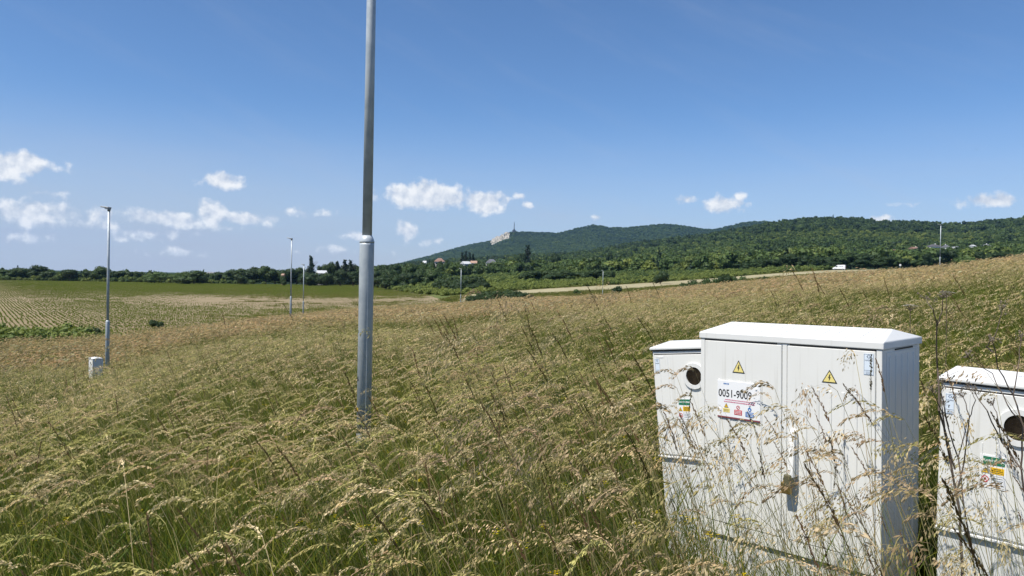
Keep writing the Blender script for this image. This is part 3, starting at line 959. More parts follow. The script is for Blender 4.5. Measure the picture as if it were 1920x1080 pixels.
BROAD = [crown_mesh('crown', 10+i, 15, .52, .42, .56, 1500, .034, M_LEAF, .08) for i in range(5)]
SHRUB = [crown_mesh('crown', 30+i, 13, .62, .48, .44, 1300, .038, M_LEAF, -.02) for i in range(4)]
CONIF = [crown_mesh('crown', 50+i, 16, .22, .46, .54, 1100, .028, M_CONIFER, .03, True, ICO1) for i in range(2)]
TRUNKS = [trunk_mesh(70+i) for i in range(3)]
STEMS = trunk_mesh(80, .22, .022, 7)
CONTR = trunk_mesh(81, .75, .02, 4)
# cheaper crowns for the forest mass
FCROWN = [crown_mesh('forest_crown', 90+i, 7, .56, .42, .50, 260, .075, M_LEAF, .0, False, ICO1) for i in range(6)]
FCROWN += [crown_mesh('forest_crown', 99, 9, .26, .48, .52, 160, .06, M_CONIFER, .0, True, ICO1)]
LOWB = [crown_mesh('scrub_bush', 110+i, 8, .72, .40, .34, 420, .06, M_LEAF, -.05, False, ICO1) for i in range(4)]
FC = kinds('forest_crown', FCROWN)
LB = kinds('scrub_bush', LOWB)


def tree(name, u, r, h, wr, tint, label, group=None, kind='broad', cat='tree', xy=None):
    """one tree: an Empty at its foot, trunk and crown as children"""
    x, y = xy if xy else ur(u, r)
    i = rng.integers(0, 100)
    cm, tm = {'broad': (BROAD[i % 5], TRUNKS[i % 3]), 'shrub': (SHRUB[i % 4], STEMS), 'conifer': (CONIF[i % 2], CONTR)}[kind]
    wd = wr*h
    M = Matrix.Translation((x, y, g1(x, y) - .05*h)) @ Matrix.Rotation(rng.uniform(0, 6.28), 4, 'Z') @ Matrix.Diagonal((wd, wd, h, 1))
    e = empty(name, M, label, cat, group)
    for nm, me in (('trunk', tm), ('crown', cm)):
        o = link(nm, me, e)
        if nm == 'crown': o['tint'] = float(np.clip(tint + rng.normal(0, .04), 0, 1))
    return e


ORD = ['leftmost', 'second from the left', 'third from the left', 'fourth from the left', 'fifth from the left', 'sixth from the left', 'seventh from the left', 'eighth from the left',
       'ninth from the left', 'tenth from the left', 'eleventh from the left', 'twelfth from the left', 'thirteenth from the left', 'fourteenth from the left', 'fifteenth from the left', 'sixteenth from the left']


def order(us, i):
    """place of item i in its row, counted from the nearer end"""
    k = sorted(range(len(us)), key=lambda j: us[j]).index(i); n = len(us)
    if k == n - 1: return 'rightmost'
    if k >= (n + 1)//2: return ORD[n - 1 - k].replace('left', 'right')
    return ORD[k]


HR = lambda u: 522 + .01746*(u - 960)


def top_tree(u, vtop, wpx, r, tint, label, group=None, kind='broad', cat='tree', name=None):
    """tree whose top and width suit the photograph at distance r"""
    x, y = ur(u, r)
    h = max(1.0, EYE + (HR(u) - vtop)/FOC*r - g1(x, y))
    width = wpx/FOC*r
    f = {'broad': 1.0, 'shrub': 1.15, 'conifer': .32}[kind]
    return tree(name or {'broad': 'tree', 'shrub': 'shrub' if cat == 'shrub' else 'tree', 'conifer': 'conifer'}[kind], u, r, h*(1.05 if kind == 'broad' else 1.2), max(.35, width/h/f), tint, label, group, kind, cat)


def treelines():
    GL = 'dark trees lining the far side of the crop field'
    TL = [(22, 502, 44, 436), (44, 499, 46, 440), (70, 497, 44, 438), (88, 505, 30, 434), (148, 512, 20, 440), (170, 505, 26, 440), (188, 499, 36, 436), (212, 506, 30, 452), (233, 505, 36, 455),
                        (258, 507, 34, 458), (412, 507, 40, 460), (434, 505, 40, 455), (455, 501, 44, 455), (476, 498, 44, 450), (498, 496, 46, 448), (516, 501, 40, 455),
                        (536, 500, 40, 452), (556, 497, 36, 456), (606, 489, 26, 452), (620, 491, 28, 455), (664, 495, 30, 456), (684, 493, 34, 452), (716, 492, 38, 448), (741, 491, 40, 440), (768, 493, 38, 430), (795, 496, 40, 420)]

    def zone(u): return 'left of the lone round tree' if u < 131 else 'around the left lamp post' if u < 270 else 'left of the second lamp post' if u < 540 else 'between second lamp post and near post' if u < 690 else 'just right of the near post'
    for u, v, wd, r in TL:
        where = zone(u)
        top_tree(u, v, wd, r, .12 + .1*rng.random(), 'dark treeline tree ' + where + ', ' + order([q[0] for q in TL if zone(q[0]) == where], [q[0] for q in TL if zone(q[0]) == where].index(u)), GL)
    top_tree(131, 503, 40, 432, .1, 'round dark tree standing alone in a gap of the left treeline', GL)
    ROW = [(300, 512), (325, 511), (350, 509), (372, 511), (392, 512), (286, 514)]
    for i_, (u, v) in enumerate(ROW):
        top_tree(u, v, 40, 462, .3, f'paler hazy tree behind the bright bushes far left, {order([q[0] for q in ROW], i_)}', 'pale trees behind the left bushes')
    top_tree(583, 487, 15, 446, .2, 'pointed dark conifer rising above the treeline left of the near post', None, 'conifer')
    ROW = [(632, 496), (646, 493), (657, 494)]
    for i_, (u, v) in enumerate(ROW):
        top_tree(u, v, 15, 455, .2, f'{order([q[0] for q in ROW], i_)} small pointed conifer of the trio beside the near post', 'trio of small conifers by the near post', 'conifer')
    # bushes before the treeline
    top_tree(290, 508, 46, 408, .45, 'bright green bush at the far field edge, leftmost of the big bushes', None, 'shrub', 'shrub')
    top_tree(335, 510, 34, 404, .4, 'low green bush between the two big bushes at the far field edge', None, 'shrub', 'shrub')
    top_tree(364, 506, 52, 398, .25, 'big rounded dark green bush at the far field edge', None, 'shrub', 'shrub')
    top_tree(452, 513, 26, 408, .15, 'dark upright shrub in the bright scrub left of the second lamp post', None, 'shrub', 'shrub')
    top_tree(576, 511, 34, 405, .12, 'dark shrub in the scrub behind the third lamp post', None, 'shrub', 'shrub')
    ROW = [(612, 509, 26), (638, 505, 34), (662, 506, 34), (684, 508, 30)]
    for i_, (u, v, wd) in enumerate(ROW):
        top_tree(u, v, wd, 412, .14, f'dark bushy tree behind the field left of the near post, {order([q[0] for q in ROW], i_)}', 'dark bushy trees left of the near post')
    ROW = [(594, 512), (606, 514), (616, 512)]
    for i_, (u, v) in enumerate(ROW):
        top_tree(u, v, 24, 422, .14, f'dark shrub hiding the foot of the white roofed building, {order([q[0] for q in ROW], i_)} of three', 'dark shrubs before the white roofed building', 'shrub', 'shrub')
    # bushes beyond the near post
    GD = 'dark shrubs of the big thicket behind the fourth lamp post'
    ROW = [(826, 521, 34, 236), (846, 516, 40, 232), (870, 515, 42, 228), (893, 516, 40, 228), (908, 521, 30, 226), (858, 528, 40, 220), (884, 530, 40, 220)]
    for i_, (u, v, wd, r) in enumerate(ROW):
        top_tree(u, v, wd, r, .08 + .05*rng.random(), f'dark shrub in the big thicket behind the fourth lamp post, {order([q[0] for q in ROW], i_)}', GD, 'shrub', 'shrub')
    ROW = [(724, 512, 40, 330), (768, 511, 36, 322), (700, 506, 40, 380), (742, 503, 44, 372), (790, 505, 44, 360), (815, 503, 44, 352)]
    for i_, (u, v, wd, r) in enumerate(ROW):
        top_tree(u, v, wd, r, .15 + .1*rng.random(), f'dark green bush on the scrub slope right of the near post, {order([q[0] for q in ROW], i_)}', 'dark bushes right of the near post', 'shrub', 'shrub')
    GT = 'dark trees of the thicket above the bright scrub'
    ROW = [(985, 508, 34, 318), (1003, 503, 40, 322), (1024, 502, 40, 324), (1046, 503, 40, 320), (1066, 508, 34, 318), (1036, 511, 40, 312), (1094, 506, 40, 326), (1118, 503, 44, 330), (1140, 506, 36, 328)]
    for i_, (u, v, wd, r) in enumerate(ROW):
        top_tree(u, v, wd, r, .09 + .06*rng.random(), f'dark tree in the thicket above the bright scrub, {order([q[0] for q in ROW], i_)}', GT)
    GS = 'low shrubs in the oval thicket at the meadow crest'
    OV = [(890, 556), (900, 553), (912, 549), (926, 547), (940, 546), (954, 546), (968, 547), (980, 550), (990, 554), (918, 555), (948, 553), (972, 555)]
    for i, (u, v) in enumerate(OV):
        top_tree(u, v - 3, 34, 132 + 3*(i % 3), .16 + .06*rng.random(), f'low dense green shrub in the oval thicket at the meadow crest, {order([q[0] for q in OV], i)}', GS, 'shrub', 'shrub')
    top_tree(1156, 535, 20, 186, .03, 'small dark bushy tree alone on the olive grass right of the fifth post', None, 'shrub', 'shrub')
    top_tree(1082, 542, 14, 190, .45, 'small pale green bush on the olive grass left of the fifth post', None, 'shrub', 'shrub')
    top_tree(1238, 505, 30, 262, .18, 'rounded green tree standing at the upper edge of the mown strip', None, 'shrub')
    GB = 'green bushes along the meadow crest'
    ROW = [(1268, 537, 22, 126), (1284, 531, 24, 126), (1300, 524, 30, 126), (1316, 528, 26, 124), (1330, 519, 26, 126), (1346, 520, 24, 128), (1360, 515, 26, 130), (1376, 517, 26, 130), (1388, 515, 20, 132), (1308, 533, 26, 122)]
    for i_, (u, v, wd, r) in enumerate(ROW):
        top_tree(u, v, wd, r, .22 + .12*rng.random(), f'green bush in the row on the meadow crest, {order([q[0] for q in ROW], i_)}', GB, 'shrub', 'shrub')
    ROW = [(1424, 519, 10), (1434, 518, 10), (1398, 522, 9)]
    for i_, (u, v, wd) in enumerate(ROW):
        top_tree(u, v, wd, 150, .2, f'very small green bush right of the crest bushes, {order([q[0] for q in ROW], i_)} of three', 'very small bushes right of the crest bushes', 'shrub', 'shrub')
    top_tree(1234, 540, 12, 168, .5, 'tiny pale bush below the mown strip left of the crest bushes', None, 'shrub', 'shrub')
    top_tree(1582, 512, 14, 200, .2, 'small green bush in the grass below the white van', None, 'shrub', 'shrub')
    ROW = [(1652, 505), (1664, 503), (1675, 506)]
    for i_, (u, v) in enumerate(ROW):
        top_tree(u, v, 20, 240, .35, f'low green shrub in the clump left of the white sign, {order([q[0] for q in ROW], i_)}', 'low shrubs left of the white sign', 'shrub', 'shrub')
    GV = 'dark trees along the road behind the white van'
    ROW = [(1392, 490, 40, 392), (1418, 484, 40, 394), (1448, 482, 44, 396), (1478, 476, 46, 396), (1502, 474, 46, 392), (1526, 482, 42, 388), (1548, 478, 44, 390), (1572, 474, 44, 388), (1594, 470, 46, 390),
                        (1620, 472, 46, 388), (1646, 475, 44, 386), (1672, 478, 44, 386), (1694, 482, 36, 386), (1716, 486, 36, 384), (1610, 486, 40, 380), (1560, 488, 40, 382), (1640, 488, 40, 380)]
    for i_, (u, v, wd, r) in enumerate(ROW):
        top_tree(u, v, wd, r, .07 + .14*rng.random(), f'dark leafy tree in the row behind the white van, {order([q[0] for q in ROW], i_)}', GV)
    top_tree(1737, 474, 24, 380, .02, 'very dark rounded tree left of the lamp post on the rise')
    top_tree(1774, 462, 38, 410, .14, 'tall dark tree directly behind the lamp post on the rise')
    top_tree(1818, 479, 50, 330, .5, 'light green willowy bush right of the lamp post on the rise', None, 'shrub', 'shrub')
    ROW = [(1836, 468, 26), (1862, 470, 34), (1884, 472, 34), (1906, 470, 36), (1930, 470, 36), (1848, 476, 30), (1893, 480, 36)]
    for i_, (u, v, wd) in enumerate(ROW):
        top_tree(u, v, wd, 420, .12 + .1*rng.random(), f'dark tree below the houses at the right picture edge, {order([q[0] for q in ROW], i_)}', 'dark trees below the right houses')
    # conifers on the wooded slope
    ROW = [(866, 479), (873, 477), (880, 479), (886, 482)]
    for i_, (u, v) in enumerate(ROW):
        top_tree(u, v, 10, 640, .15, f'slim dark conifer in the row above the two small houses, {order([q[0] for q in ROW], i_)}', 'row of slim conifers above the houses', 'conifer')
    top_tree(977, 471, 24, 640, .1, 'broad dark tree beside a pointed conifer below the tower hill')
    top_tree(989, 466, 16, 642, .15, 'pointed dark conifer on the slope below the tower hill', None, 'conifer')
    top_tree(1040, 471, 24, 650, .12, 'dark round tree sticking out of the slope right of the conifer')
    top_tree(1142, 471, 16, 660, .1, 'narrow dark tree rising from the middle of the wooded slope')


treelines()


def massed():
    # bramble strip at the left end of the crop field
    U = rng.uniform(-260, 195, 420); r = rng.uniform(53, 63, 420) + np.clip((U - 100)/95, 0, 1)*(-3)
    X, Y = (U - 960)/FOC*r, r; n = len(X)
    s = rng.uniform(1.0, 1.8, n)
    scatter('bramble_thicket', np.stack([X, Y, ground(X, Y) - .12], 1), np.stack([np.zeros(n), np.zeros(n), rng.uniform(0, 6.28, n)], 1),
            np.stack([s, s, s*rng.uniform(.8, 1.25, n)], 1), rng.integers(0, 4, n), np.clip(rng.normal(.85, .13, n), 0, 1), LB,
            'bright green brambles between meadow and crop field', 'brambles')
    for u in (62, 122, 186):
        top_tree(u, 622 if u < 150 else 612, 30, 55, .05, 'dark low bush in the bright bramble strip, ' + {62: 'near the left picture edge', 122: 'midway to the left lamp post', 186: 'beside the left lamp post'}[u], 'dark bushes in the bramble strip', 'shrub', 'shrub')
    top_tree(292, 604, 26, 76, .1, 'dark low bush on the field edge right of the left lamp post', None, 'shrub', 'shrub')
    # bright scrub between field / mown strip and the trees
    X, Y = jgrid(2.7, 180, 620, 40)
    u = 960 + FOC*np.tan(np.arctan2(X, Y)); r = Y
    lo = np.interp(u, [-300, 250, 270, 690, 700, 830, 900, 1000, 1130, 1300, 1450, 1560], [424, 430, 405, 412, 300, 200, 205, 232, 262, 290, 345, 368])
    hi = np.interp(u, [-300, 250, 270, 690, 800, 1000, 1300, 1560], [432, 440, 440, 440, 480, 520, 420, 372])
    k = (r > lo) & (r < hi) & ~inside(CROP_POLY, X, Y) & ~inside(MOWN, X, Y) & (u < 1570); X, Y = X[k], Y[k]; n = len(X)
    nz = value_noise(X, Y, 22, 71)
    s = rng.uniform(1.4, 2.9, n)*(.7 + .7*nz)*(1 + .7*np.clip((Y - 330)/150, 0, 1))
    scatter('scrub', np.stack([X, Y, ground(X, Y) - .2], 1), np.stack([np.zeros(n), np.zeros(n), rng.uniform(0, 6.28, n)], 1),
            np.stack([s, s, s*rng.uniform(.8, 1.3, n)], 1), rng.integers(0, 4, n), np.clip(1.30 - .75*nz - .25*np.clip((Y - 300)/150, 0, 1) + rng.normal(0, .12, n), 0, 1), LB,
            'bright green scrub on the slope below the dark trees', 'scrub')
    # wood on the near hill
    def wood(name, step, r0, r1, size, u0, u1, label, seed, tint0, spread):
        P = []
        rr = r0
        while rr < r1:
            st = step*(1 + .5*(rr - r0)/(r1 - r0)); w_ = (u1 - u0)/FOC*rr; m = int(w_/st)
            uu = u0 + (np.arange(m) + rng.random(m))/m*(u1 - u0); q = rr + rng.uniform(-.5, .5, m)*st
            P.append(np.stack([(uu - 960)/FOC*q, q, uu, q], 1)); rr += st*.9
        P = np.concatenate(P); X, Y, uu, q = P.T
        return X, Y, uu, q
    X, Y, uu, q = wood('w', 7.3, 405, 1760, 9, -60, 2250, '', 1, .2, .1)
    k = (q > np.interp(uu, [-60, 690, 800, 1000, 1300, 1560, 1900, 2250], [465, 470, 500, 520, 440, 405, 445, 450])) & ((uu > 640) | ((q > 480) & (q < 540))); X, Y, uu, q = X[k], Y[k], uu[k], q[k]; n = len(X)
    t = np.clip((q - 405)/1200, 0, 1)
    ns, nl = value_noise(X, Y, 60, 81), value_noise(X*.35, Y, 170, 82)
    small = np.clip((nl - .48)*4, 0, 1)*(q > 560)*(q < 1350)
    s = rng.uniform(6.5, 14.0, n)*(1 - .40*small) + 2*(t > .75)
    s = np.where(uu < 640, s*.62, s)
    tint = np.clip(.36 + .12*np.clip((800 - q)/200, 0, 1) + .30*small + .35*(ns - .5) - .16*(t > .74) + rng.normal(0, .20, n), 0, 1)
    con = rng.random(n) < .02
    scatter('wooded_hillside', np.stack([X, Y, ground(X, Y) - .9], 1), np.stack([np.zeros(n), np.zeros(n), rng.uniform(0, 6.28, n)], 1),
            np.stack([s, s, s*rng.uniform(.8, 1.2, n)], 1), np.where(con, 6, rng.integers(0, 6, n)), tint, FC,
            'dense green wood covering the long hillside on the right', 'woodland')
    X, Y, uu, q = wood('w', 13, 2350, 4250, 12, 640, 1560, '', 2, .2, .1)
    rock = (uu > 919) & (uu < 955) & (q > 3650)
    X, Y, uu, q = X[~rock], Y[~rock], uu[~rock], q[~rock]; n = len(X)
    s = rng.uniform(14, 24, n)
    tint = np.clip(.30 + .45*(value_noise(X, Y, 260, 91) - .4) + rng.normal(0, .13, n), 0, .9)
    scatter('far_wood', np.stack([X, Y, ground(X, Y) - 5], 1), np.stack([np.zeros(n), np.zeros(n), rng.uniform(0, 6.28, n)], 1),
            np.stack([s, s, s*.75], 1), rng.integers(0, 6, n), tint, FC, 'bluish wood covering the far hill below the tower', 'woodland')


massed()


# ------------------------------------------------------------------ lamp posts
def lamp_post(x, y, label, detail=False, group='galvanised lamp posts in the meadow', lean=0.0, sink=0.0):
    z = g1(x, y) - sink
    e = empty('lamp_post', Matrix.Translation((x, y, z)) @ Matrix.Rotation(lean, 4, 'Y'), label, 'lamp post', group)
    n = 32 if detail else 14
    MB().tube([(0, 0, -.3), (0, 0, 2.23), (0, 0, 2.25)], [.0665, .0665, .0665], n).build('lower_tube', M_ZINC, e, True)
    pr = [(0, 0, 2.25), (0, 0, 2.265), (0, 0, 2.29), (0, 0, 2.32)]
    MB().tube(pr, [.0675, .068, .060, .0452], n).build('collar', M_ZINC, e, True)
    MB().tube([(0, 0, 2.30), (0, 0, 4.2), (0, 0, 6.10)], [.0445, .0425, .040], n).build('upper_tube', M_ZINC, e, True)
    MB().tube([(0, 0, 6.06), (0, 0, 6.17)], [.05, .05], n).build('spigot', M_ALU, e, True)
    hd = MB()
    a = Matrix.Translation((0, 0, 6.16)) @ Matrix.Rotation(R(-28), 4, 'Z') @ Matrix.Rotation(R(7), 4, 'Y')
    hd.box(-.38, .05, -.08, .08, 0, .04, 0, .018, a)
    hd.box(-.16, .05, -.06, .06, -.045, .01, 0, .012, a)
    lum = hd.build('luminaire', M_ALU, e)
    MB().box(-.35, -.12, -.06, .06, -.006, .004, 0, 0, a).build('lens', M_LENS, lum)
    d = MB(); d.box(-.045, .045, .055, .0725, .72, 1.12, 0, .006); d.build('access_door', M_ZINC, e)
    d.v, d.f, d.mi = [], [], []
    if detail:
        seam = MB(); aa = R(-62); seam.tube([(.067*math.sin(aa+1.5), -.067*math.cos(aa+1.5), .2), (.067*math.sin(aa+1.5), -.067*math.cos(aa+1.5), 2.0)], .0018, 5).build('weld_seam', M_ZINC, e)
        a0 = R(-52)

        def wrap(c):
            a = a0 + c[0]/.0672; return (.0672*math.sin(a) - 0, -.0672*math.cos(a), c[2])
        text('number', '6', .062, -.018, 0.98, 0, M_BLACK, e, bold=.002, wrap=wrap)
        st = MB()
        for i in range(5):
            a_, b_ = R(-62 + 11*i), R(-62 + 11*(i+1)); q = .0674
            st.add([(q*math.sin(a_), -q*math.cos(a_), .42), (q*math.sin(b_), -q*math.cos(b_), .42), (q*math.sin(b_), -q*math.cos(b_), .50), (q*math.sin(a_), -q*math.cos(a_), .50)], [(0, 1, 2, 3)])
        st.build('sticker', M_WHITE, e, label='worn white sticker low on the post')
        st = MB()
        for i in range(3):
            a_, b_ = R(-70 + 9*i), R(-70 + 9*(i+1)); q = .0674
            st.add([(q*math.sin(a_), -q*math.cos(a_), .70), (q*math.sin(b_), -q*math.cos(b_), .70), (q*math.sin(b_), -q*math.cos(b_), .735), (q*math.sin(a_), -q*math.cos(a_), .735)], [(0, 1, 2, 3)])
        st.build('mark', M_AMBER, e, label='small yellow mark')
    return e


def posts():
    def at(u, d):
        """column u at forward depth d"""
        return ((u - 960)/FOC*d, d)
    x, y = at(686, 7.0); x += 0
    lamp_post(x, y, 'tall grey lamp post close to the camera, cut off by the top of the picture', True, lean=R(.15), sink=.06)
    for u, d, lb in [(203, 26, 'lamp post beside the small white cabinet on the left'), (546, 50.5, 'lamp post between field and meadow, second from the left'),
                     (569.5, 80, 'thin lamp post with its head below the treeline, right behind the second one'),
                     (864.5, 112, 'small far lamp post before the dark thicket right of the near post'),
                     (1130.5, 152, 'smallest lamp post, far off at the meadow crest by a dark bush'),
                     (1761.5, 91, 'lamp post on the rise at the right before the wooded hill')]:
        x, y = at(u, d); th = math.atan((u-960)/FOC)
        lamp_post(x, y, lb)


posts()


# ------------------------------------------------------------------ cabinets
def dash_lines(mb, x0, x1, z, h, y, seed, mi=0):
    """rows of print too small to read: short strokes"""
    r = random.Random(seed); x = x0
    while x < x1 - h*.6:
        w_ = min(h*r.uniform(.5, 1.6), x1 - x)
        mb.box(x, x + w_, y - .0006, y, z, z + h, mi); x += w_ + h*.35


def tri(cx, zb, w_, h): return [(cx - w_/2, zb), (cx + w_/2, zb), (cx, zb + h)]


def bolt_sign(parent, cx, zb, w_, h, y, name='warning_sign'):
    s = MB().prism(tri(cx, zb, w_, h), y - .0015, y).build(name, M_BLACK, parent)
    k = .80
    MB().prism(tri(cx, zb + h*.075, w_*k, h*k), y - .0023, y - .0015).build('yellow_field', M_YELLOW if w_ > .04 else M_AMBER, s)
    q = h
    b = [(cx + .02*q, zb + .66*q), (cx - .10*q, zb + .36*q), (cx - .01*q, zb + .38*q), (cx - .04*q, zb + .12*q), (cx + .11*q, zb + .44*q), (cx + .02*q, zb + .43*q), (cx + .09*q, zb + .66*q)]
    MB().prism(b, y - .003, y - .0023).build('lightning_symbol', M_BLACK, s)
    return s


def maker_sticker(parent, x0, x1, z0, z1, y):
    s = MB().box(x0, x1, y - .0012, y, z0, z1).build('maker_sticker', M_PALEBLUE, parent)
    w_, h = x1 - x0, z1 - z0; cx = (x0 + x1)/2
    fr = MB(); t = .0014; ya, yb = y - .0018, y - .0012
    for a in ((x0+t, x1-t, z1-2*t, z1-t), (x0+t, x1-t, z0+t, z0+2*t), (x0+t, x0+2*t, z0+2*t, z1-2*t), (x1-2*t, x1-t, z0+2*t, z1-2*t), (x0+2*t, x1-2*t, z0+.22*h, z0+.22*h+t)):
        fr.box(a[0], a[1], ya, yb, a[2], a[3])
    fr.build('frame_print', M_GREYP, s)
    lg = MB(); cz = z1 - .135*h; a = .24*w_
    for sgn in (-1, 1):                                        # diamond emblem split down the middle
        p = [(cx + sgn*.10*a, cz + .9*a), (cx + sgn*.95*a, cz), (cx + sgn*.10*a, cz - .9*a), (cx + sgn*.10*a, cz - .45*a), (cx + sgn*.48*a, cz), (cx + sgn*.10*a, cz + .45*a)]
        lg.prism(p if sgn < 0 else p, ya, yb)
    lg.build('emblem', M_GREYP, s)
    text('maker_name', 'HASMA', .20*w_*1.15, cx, z1 - .345*h, yb, M_GREYP, s, 'CENTER', 1.05, .0002)
    ln = MB()
    for i, f in enumerate((.145, .09, .045)): dash_lines(ln, x0 + .2*w_, x1 - .2*w_, z0 + f*h, .018*h, yb, 5+i)
    ln.build('small_print', M_GREYP, s)
    return s


def gable_lid(W, D, rise, inset, fascia, over=.006):
    """lid with a fascia all round and a low ridged top"""
    m = MB(); x0, x1, y0, y1 = -over, W + over, -over, D + over
    ym = (y0 + y1)/2
    v = [(x0, y0, -fascia), (x1, y0, -fascia), (x1, y1, -fascia), (x0, y1, -fascia), (x0, y0, 0), (x1, y0, 0), (x1, y1, 0), (x0, y1, 0), (x0 + inset, ym, rise), (x1 - inset, ym, rise)]
    f = [(0, 3, 2, 1), (0, 1, 5, 4), (1, 2, 6, 5), (2, 3, 7, 6), (3, 0, 4, 7), (4, 5, 9, 8), (5, 6, 9), (6, 7, 8, 9), (7, 4, 8)]
    bm = bmesh.new(); bv = [bm.verts.new(p) for p in v]
    for q in f: bm.faces.new([bv[i] for i in q])
    bmesh.ops.recalc_face_normals(bm, faces=bm.faces)
    bmesh.ops.bevel(bm, geom=bm.edges[:], offset=.004, segments=2, affect='EDGES', profile=.5)
    m.bm(bm)
    return m


def rib(mb, x, z0, z1, w_, y, out, side=None):
    """a raised flat rib with pointed-in ends; on the front (x) or on the right side (side = x of the face)"""
    if side is None: mb.box(x - w_/2, x + w_/2, y - out, y + .002, z0, z1, 0, min(.0016, out*.6))
    else: mb.box(side - .002, side + out, x - w_/2, x + w_/2, z0, z1, 0, min(.0016, out*.6))


def big_cabinet():
    e = empty('electric_cabinet', CAB_BIG, 'large white double-door electric cabinet with two yellow warning triangles and padlocked handle', 'electric cabinet')
    W, D = BW, BD
    MB().box(.012, W - .012, .018, D - .01, -1.62, -1.045, 0, .004).build('plinth', M_PLINTH, e)
    MB().box(.004, W - .004, .006, D, -1.044, -.034, 0, .004).build('body', M_SHELL, e)
    # frame strips at both ends and between the doors
    for a, b in ((.002, .0255), (.4535, .4765), (.8905, .915)):
        MB().box(a, b, -.0005, .010, -1.040, -.0345, 0, .0015).build('frame_strip', M_SHELL, e)
    MB().box(.0255, .8905, -.0005, .010, -1.040, -.975, 0, .0015).build('bottom_rail', M_SHELL, e)
    ribs = {0: [.107, .165, .223, .281, .339], 1: [.567, .625, .683, .741, .799]}
    doors = []
    for k, (a, b) in enumerate(((.0285, .4505), (.4795, .8875))):
        d = MB().box(a, b, -.003, .008, -.972, -.0425, 0, .002).build('door', M_SHELL, e); doors.append(d)
        for x in ribs[k]:
            r_ = MB(); rib(r_, x + .006, -.94, -.238, .0125, -.003, .0035); r_.build('rib', M_SHELL, d)
        s0, s1 = ((a, .421), (.492, b))[k]
        MB().box(s0, s1, -.0015, .010, -.0415, -.0335).build('slot_shade', M_DARK, e)  # dark strip painting the shade in the slot under the lid
    # right hand side: ribs and slot
    sp = MB().box(W - .005, W - .001, .055, D - .04, -1.0, -.05, 0, .001).build('side_panel', M_SHELL, e)
    for y in (.085, .160, .235, .308, .38):
        r_ = MB(); rib(r_, y, -.99, -.067, .016, 0, .004, W - .001); r_.build('rib', M_SHELL, sp)
    MB().box(W - .006, W + .0005, .151, .368, -.0445, -.0385).build('slot_shade', M_DARK, e)  # shade of the side slot, drawn as a dark strip
    lid = gable_lid(W, D, .046, .05, .033).build('lid', M_LID, e)
    lr = MB(); ym = D/2
    for i in range(14):
        x = .06 + i*.061
        M = Matrix.Translation((x, -.001, .0005)) @ Matrix.Rotation(math.atan2(.0455, ym), 4, 'X')
        lr.box(-.008, .008, .012, .225, -.002, .0028, 0, .0012, M)
    lr.build('lid_ribs', M_LID, lid)
    d0, d1 = doors
    bolt_sign(d0, .223, -.197, .068, .064, -.003)
    bolt_sign(d1, .6845, -.2005, .071, .060, -.003)
    maker_sticker(d1, .8375, .8815, -.149, -.054, -.003)
    # the big number plate
    p = MB().box(.107, .344, -.0095, -.0065, -.424, -.241, 0, .001).build('number_plate', M_WHITE, d0)
    MB().box(.107, .344, -.0105, -.0065, -.431, -.4243, 0, .001).build('plate_edge', M_MAROON, p)
    text('number', '0051-9009', .054, .1125, -.3235, -.0096, M_BLACK, p, sx=.80, bold=.0007)
    pk = MB(); dash_lines(pk, .150, .318, -.3395, .0045, -.0096, 3); dash_lines(pk, .145, .318, -.3505, .0055, -.0096, 4); pk.build('small_print', M_PINK, p)
    lg = MB(); dash_lines(lg, .142, .172, -.2605, .007, -.0096, 9); lg.build('emblem', M_BLUE, p)
    bolt_sign(p, .158, -.377, .024, .021, -.0096)
    y_ = MB().box(.140, .178, -.0104, -.0096, -.402, -.381).build('yellow_panel', M_YELLOW, p)
    MB().box(.145, .173, -.0109, -.0104, -.390, -.3885).box(.145, .170, -.0109, -.0104, -.396, -.3945).build('small_print', M_BLACK, y_)
    r_ = MB().box(.2035, .246, -.0104, -.0096, -.4085, -.3835).build('red_panel', M_RED, p)
    q = MB()
    for i in range(3): dash_lines(q, .208, .242, -.3905 - i*.0068, .0028, -.0104, 20+i)
    q.build('small_print', M_WHITE, r_)
    s = MB().ring(.2245, -.371, .0072, .0098, -.0104, -.0096, 28); s.prism([(.2185, -.3765), (.2195, -.3775), (.2305, -.3655), (.2295, -.3645)], -.0106, -.0096)
    s.build('prohibition_symbol', M_RED, p)
    b_ = MB().box(.2655, .3105, -.0104, -.0096, -.412, -.387).build('blue_panel', M_BLUE, p)
    q = MB()
    for i in range(3): dash_lines(q, .270, .306, -.394 - i*.0068, .0028, -.0104, 30+i)
    q.build('small_print', M_WHITE, b_)
    c = MB().disc(.288, -.374, .0098, -.0104, -.0096).build('mandatory_symbol', M_BLUE, p)
    MB().disc(.288, -.376, .0042, -.0108, -.0104, 16).build('figure', M_WHITE, c)
    for x, z in ((.322, -.268), (.124, -.391)): MB().disc(x, z, .0058, -.0125, -.0095, 18).build('rivet', M_HANDLE, p)
    # swivel handle in its tapered housing
    h = MB(); M = None
    h.prism([(.497, -.455), (.507, -.440), (.530, -.440), (.536, -.455), (.536, -.66), (.497, -.66)], -.020, -.003)
    hs = h.build('handle_housing', M_HANDLE, d1)
    bm = bmesh.new(); bmesh.ops.create_cube(bm, size=1)
    for v in bm.verts:
        top = v.co.z > 0; fr = v.co.y < 0
        v.co = Vector((.5195 + v.co.x*.026, (-.052 if fr else -.018) if not (top and fr) else -.030, -.445 if top else -.662))
    bmesh.ops.bevel(bm, geom=bm.edges[:], offset=.005, segments=3, affect='EDGES', profile=.6)
    MB().bm(bm).build('handle', M_HANDLE, d1)
    # padlock hanging from the handle
    L = CAB_BIG @ Matrix.Translation((.505, -.044, -.70))
    pl = empty('padlock', L, 'weathered brass padlock hanging below the white handle of the large cabinet', 'padlock')
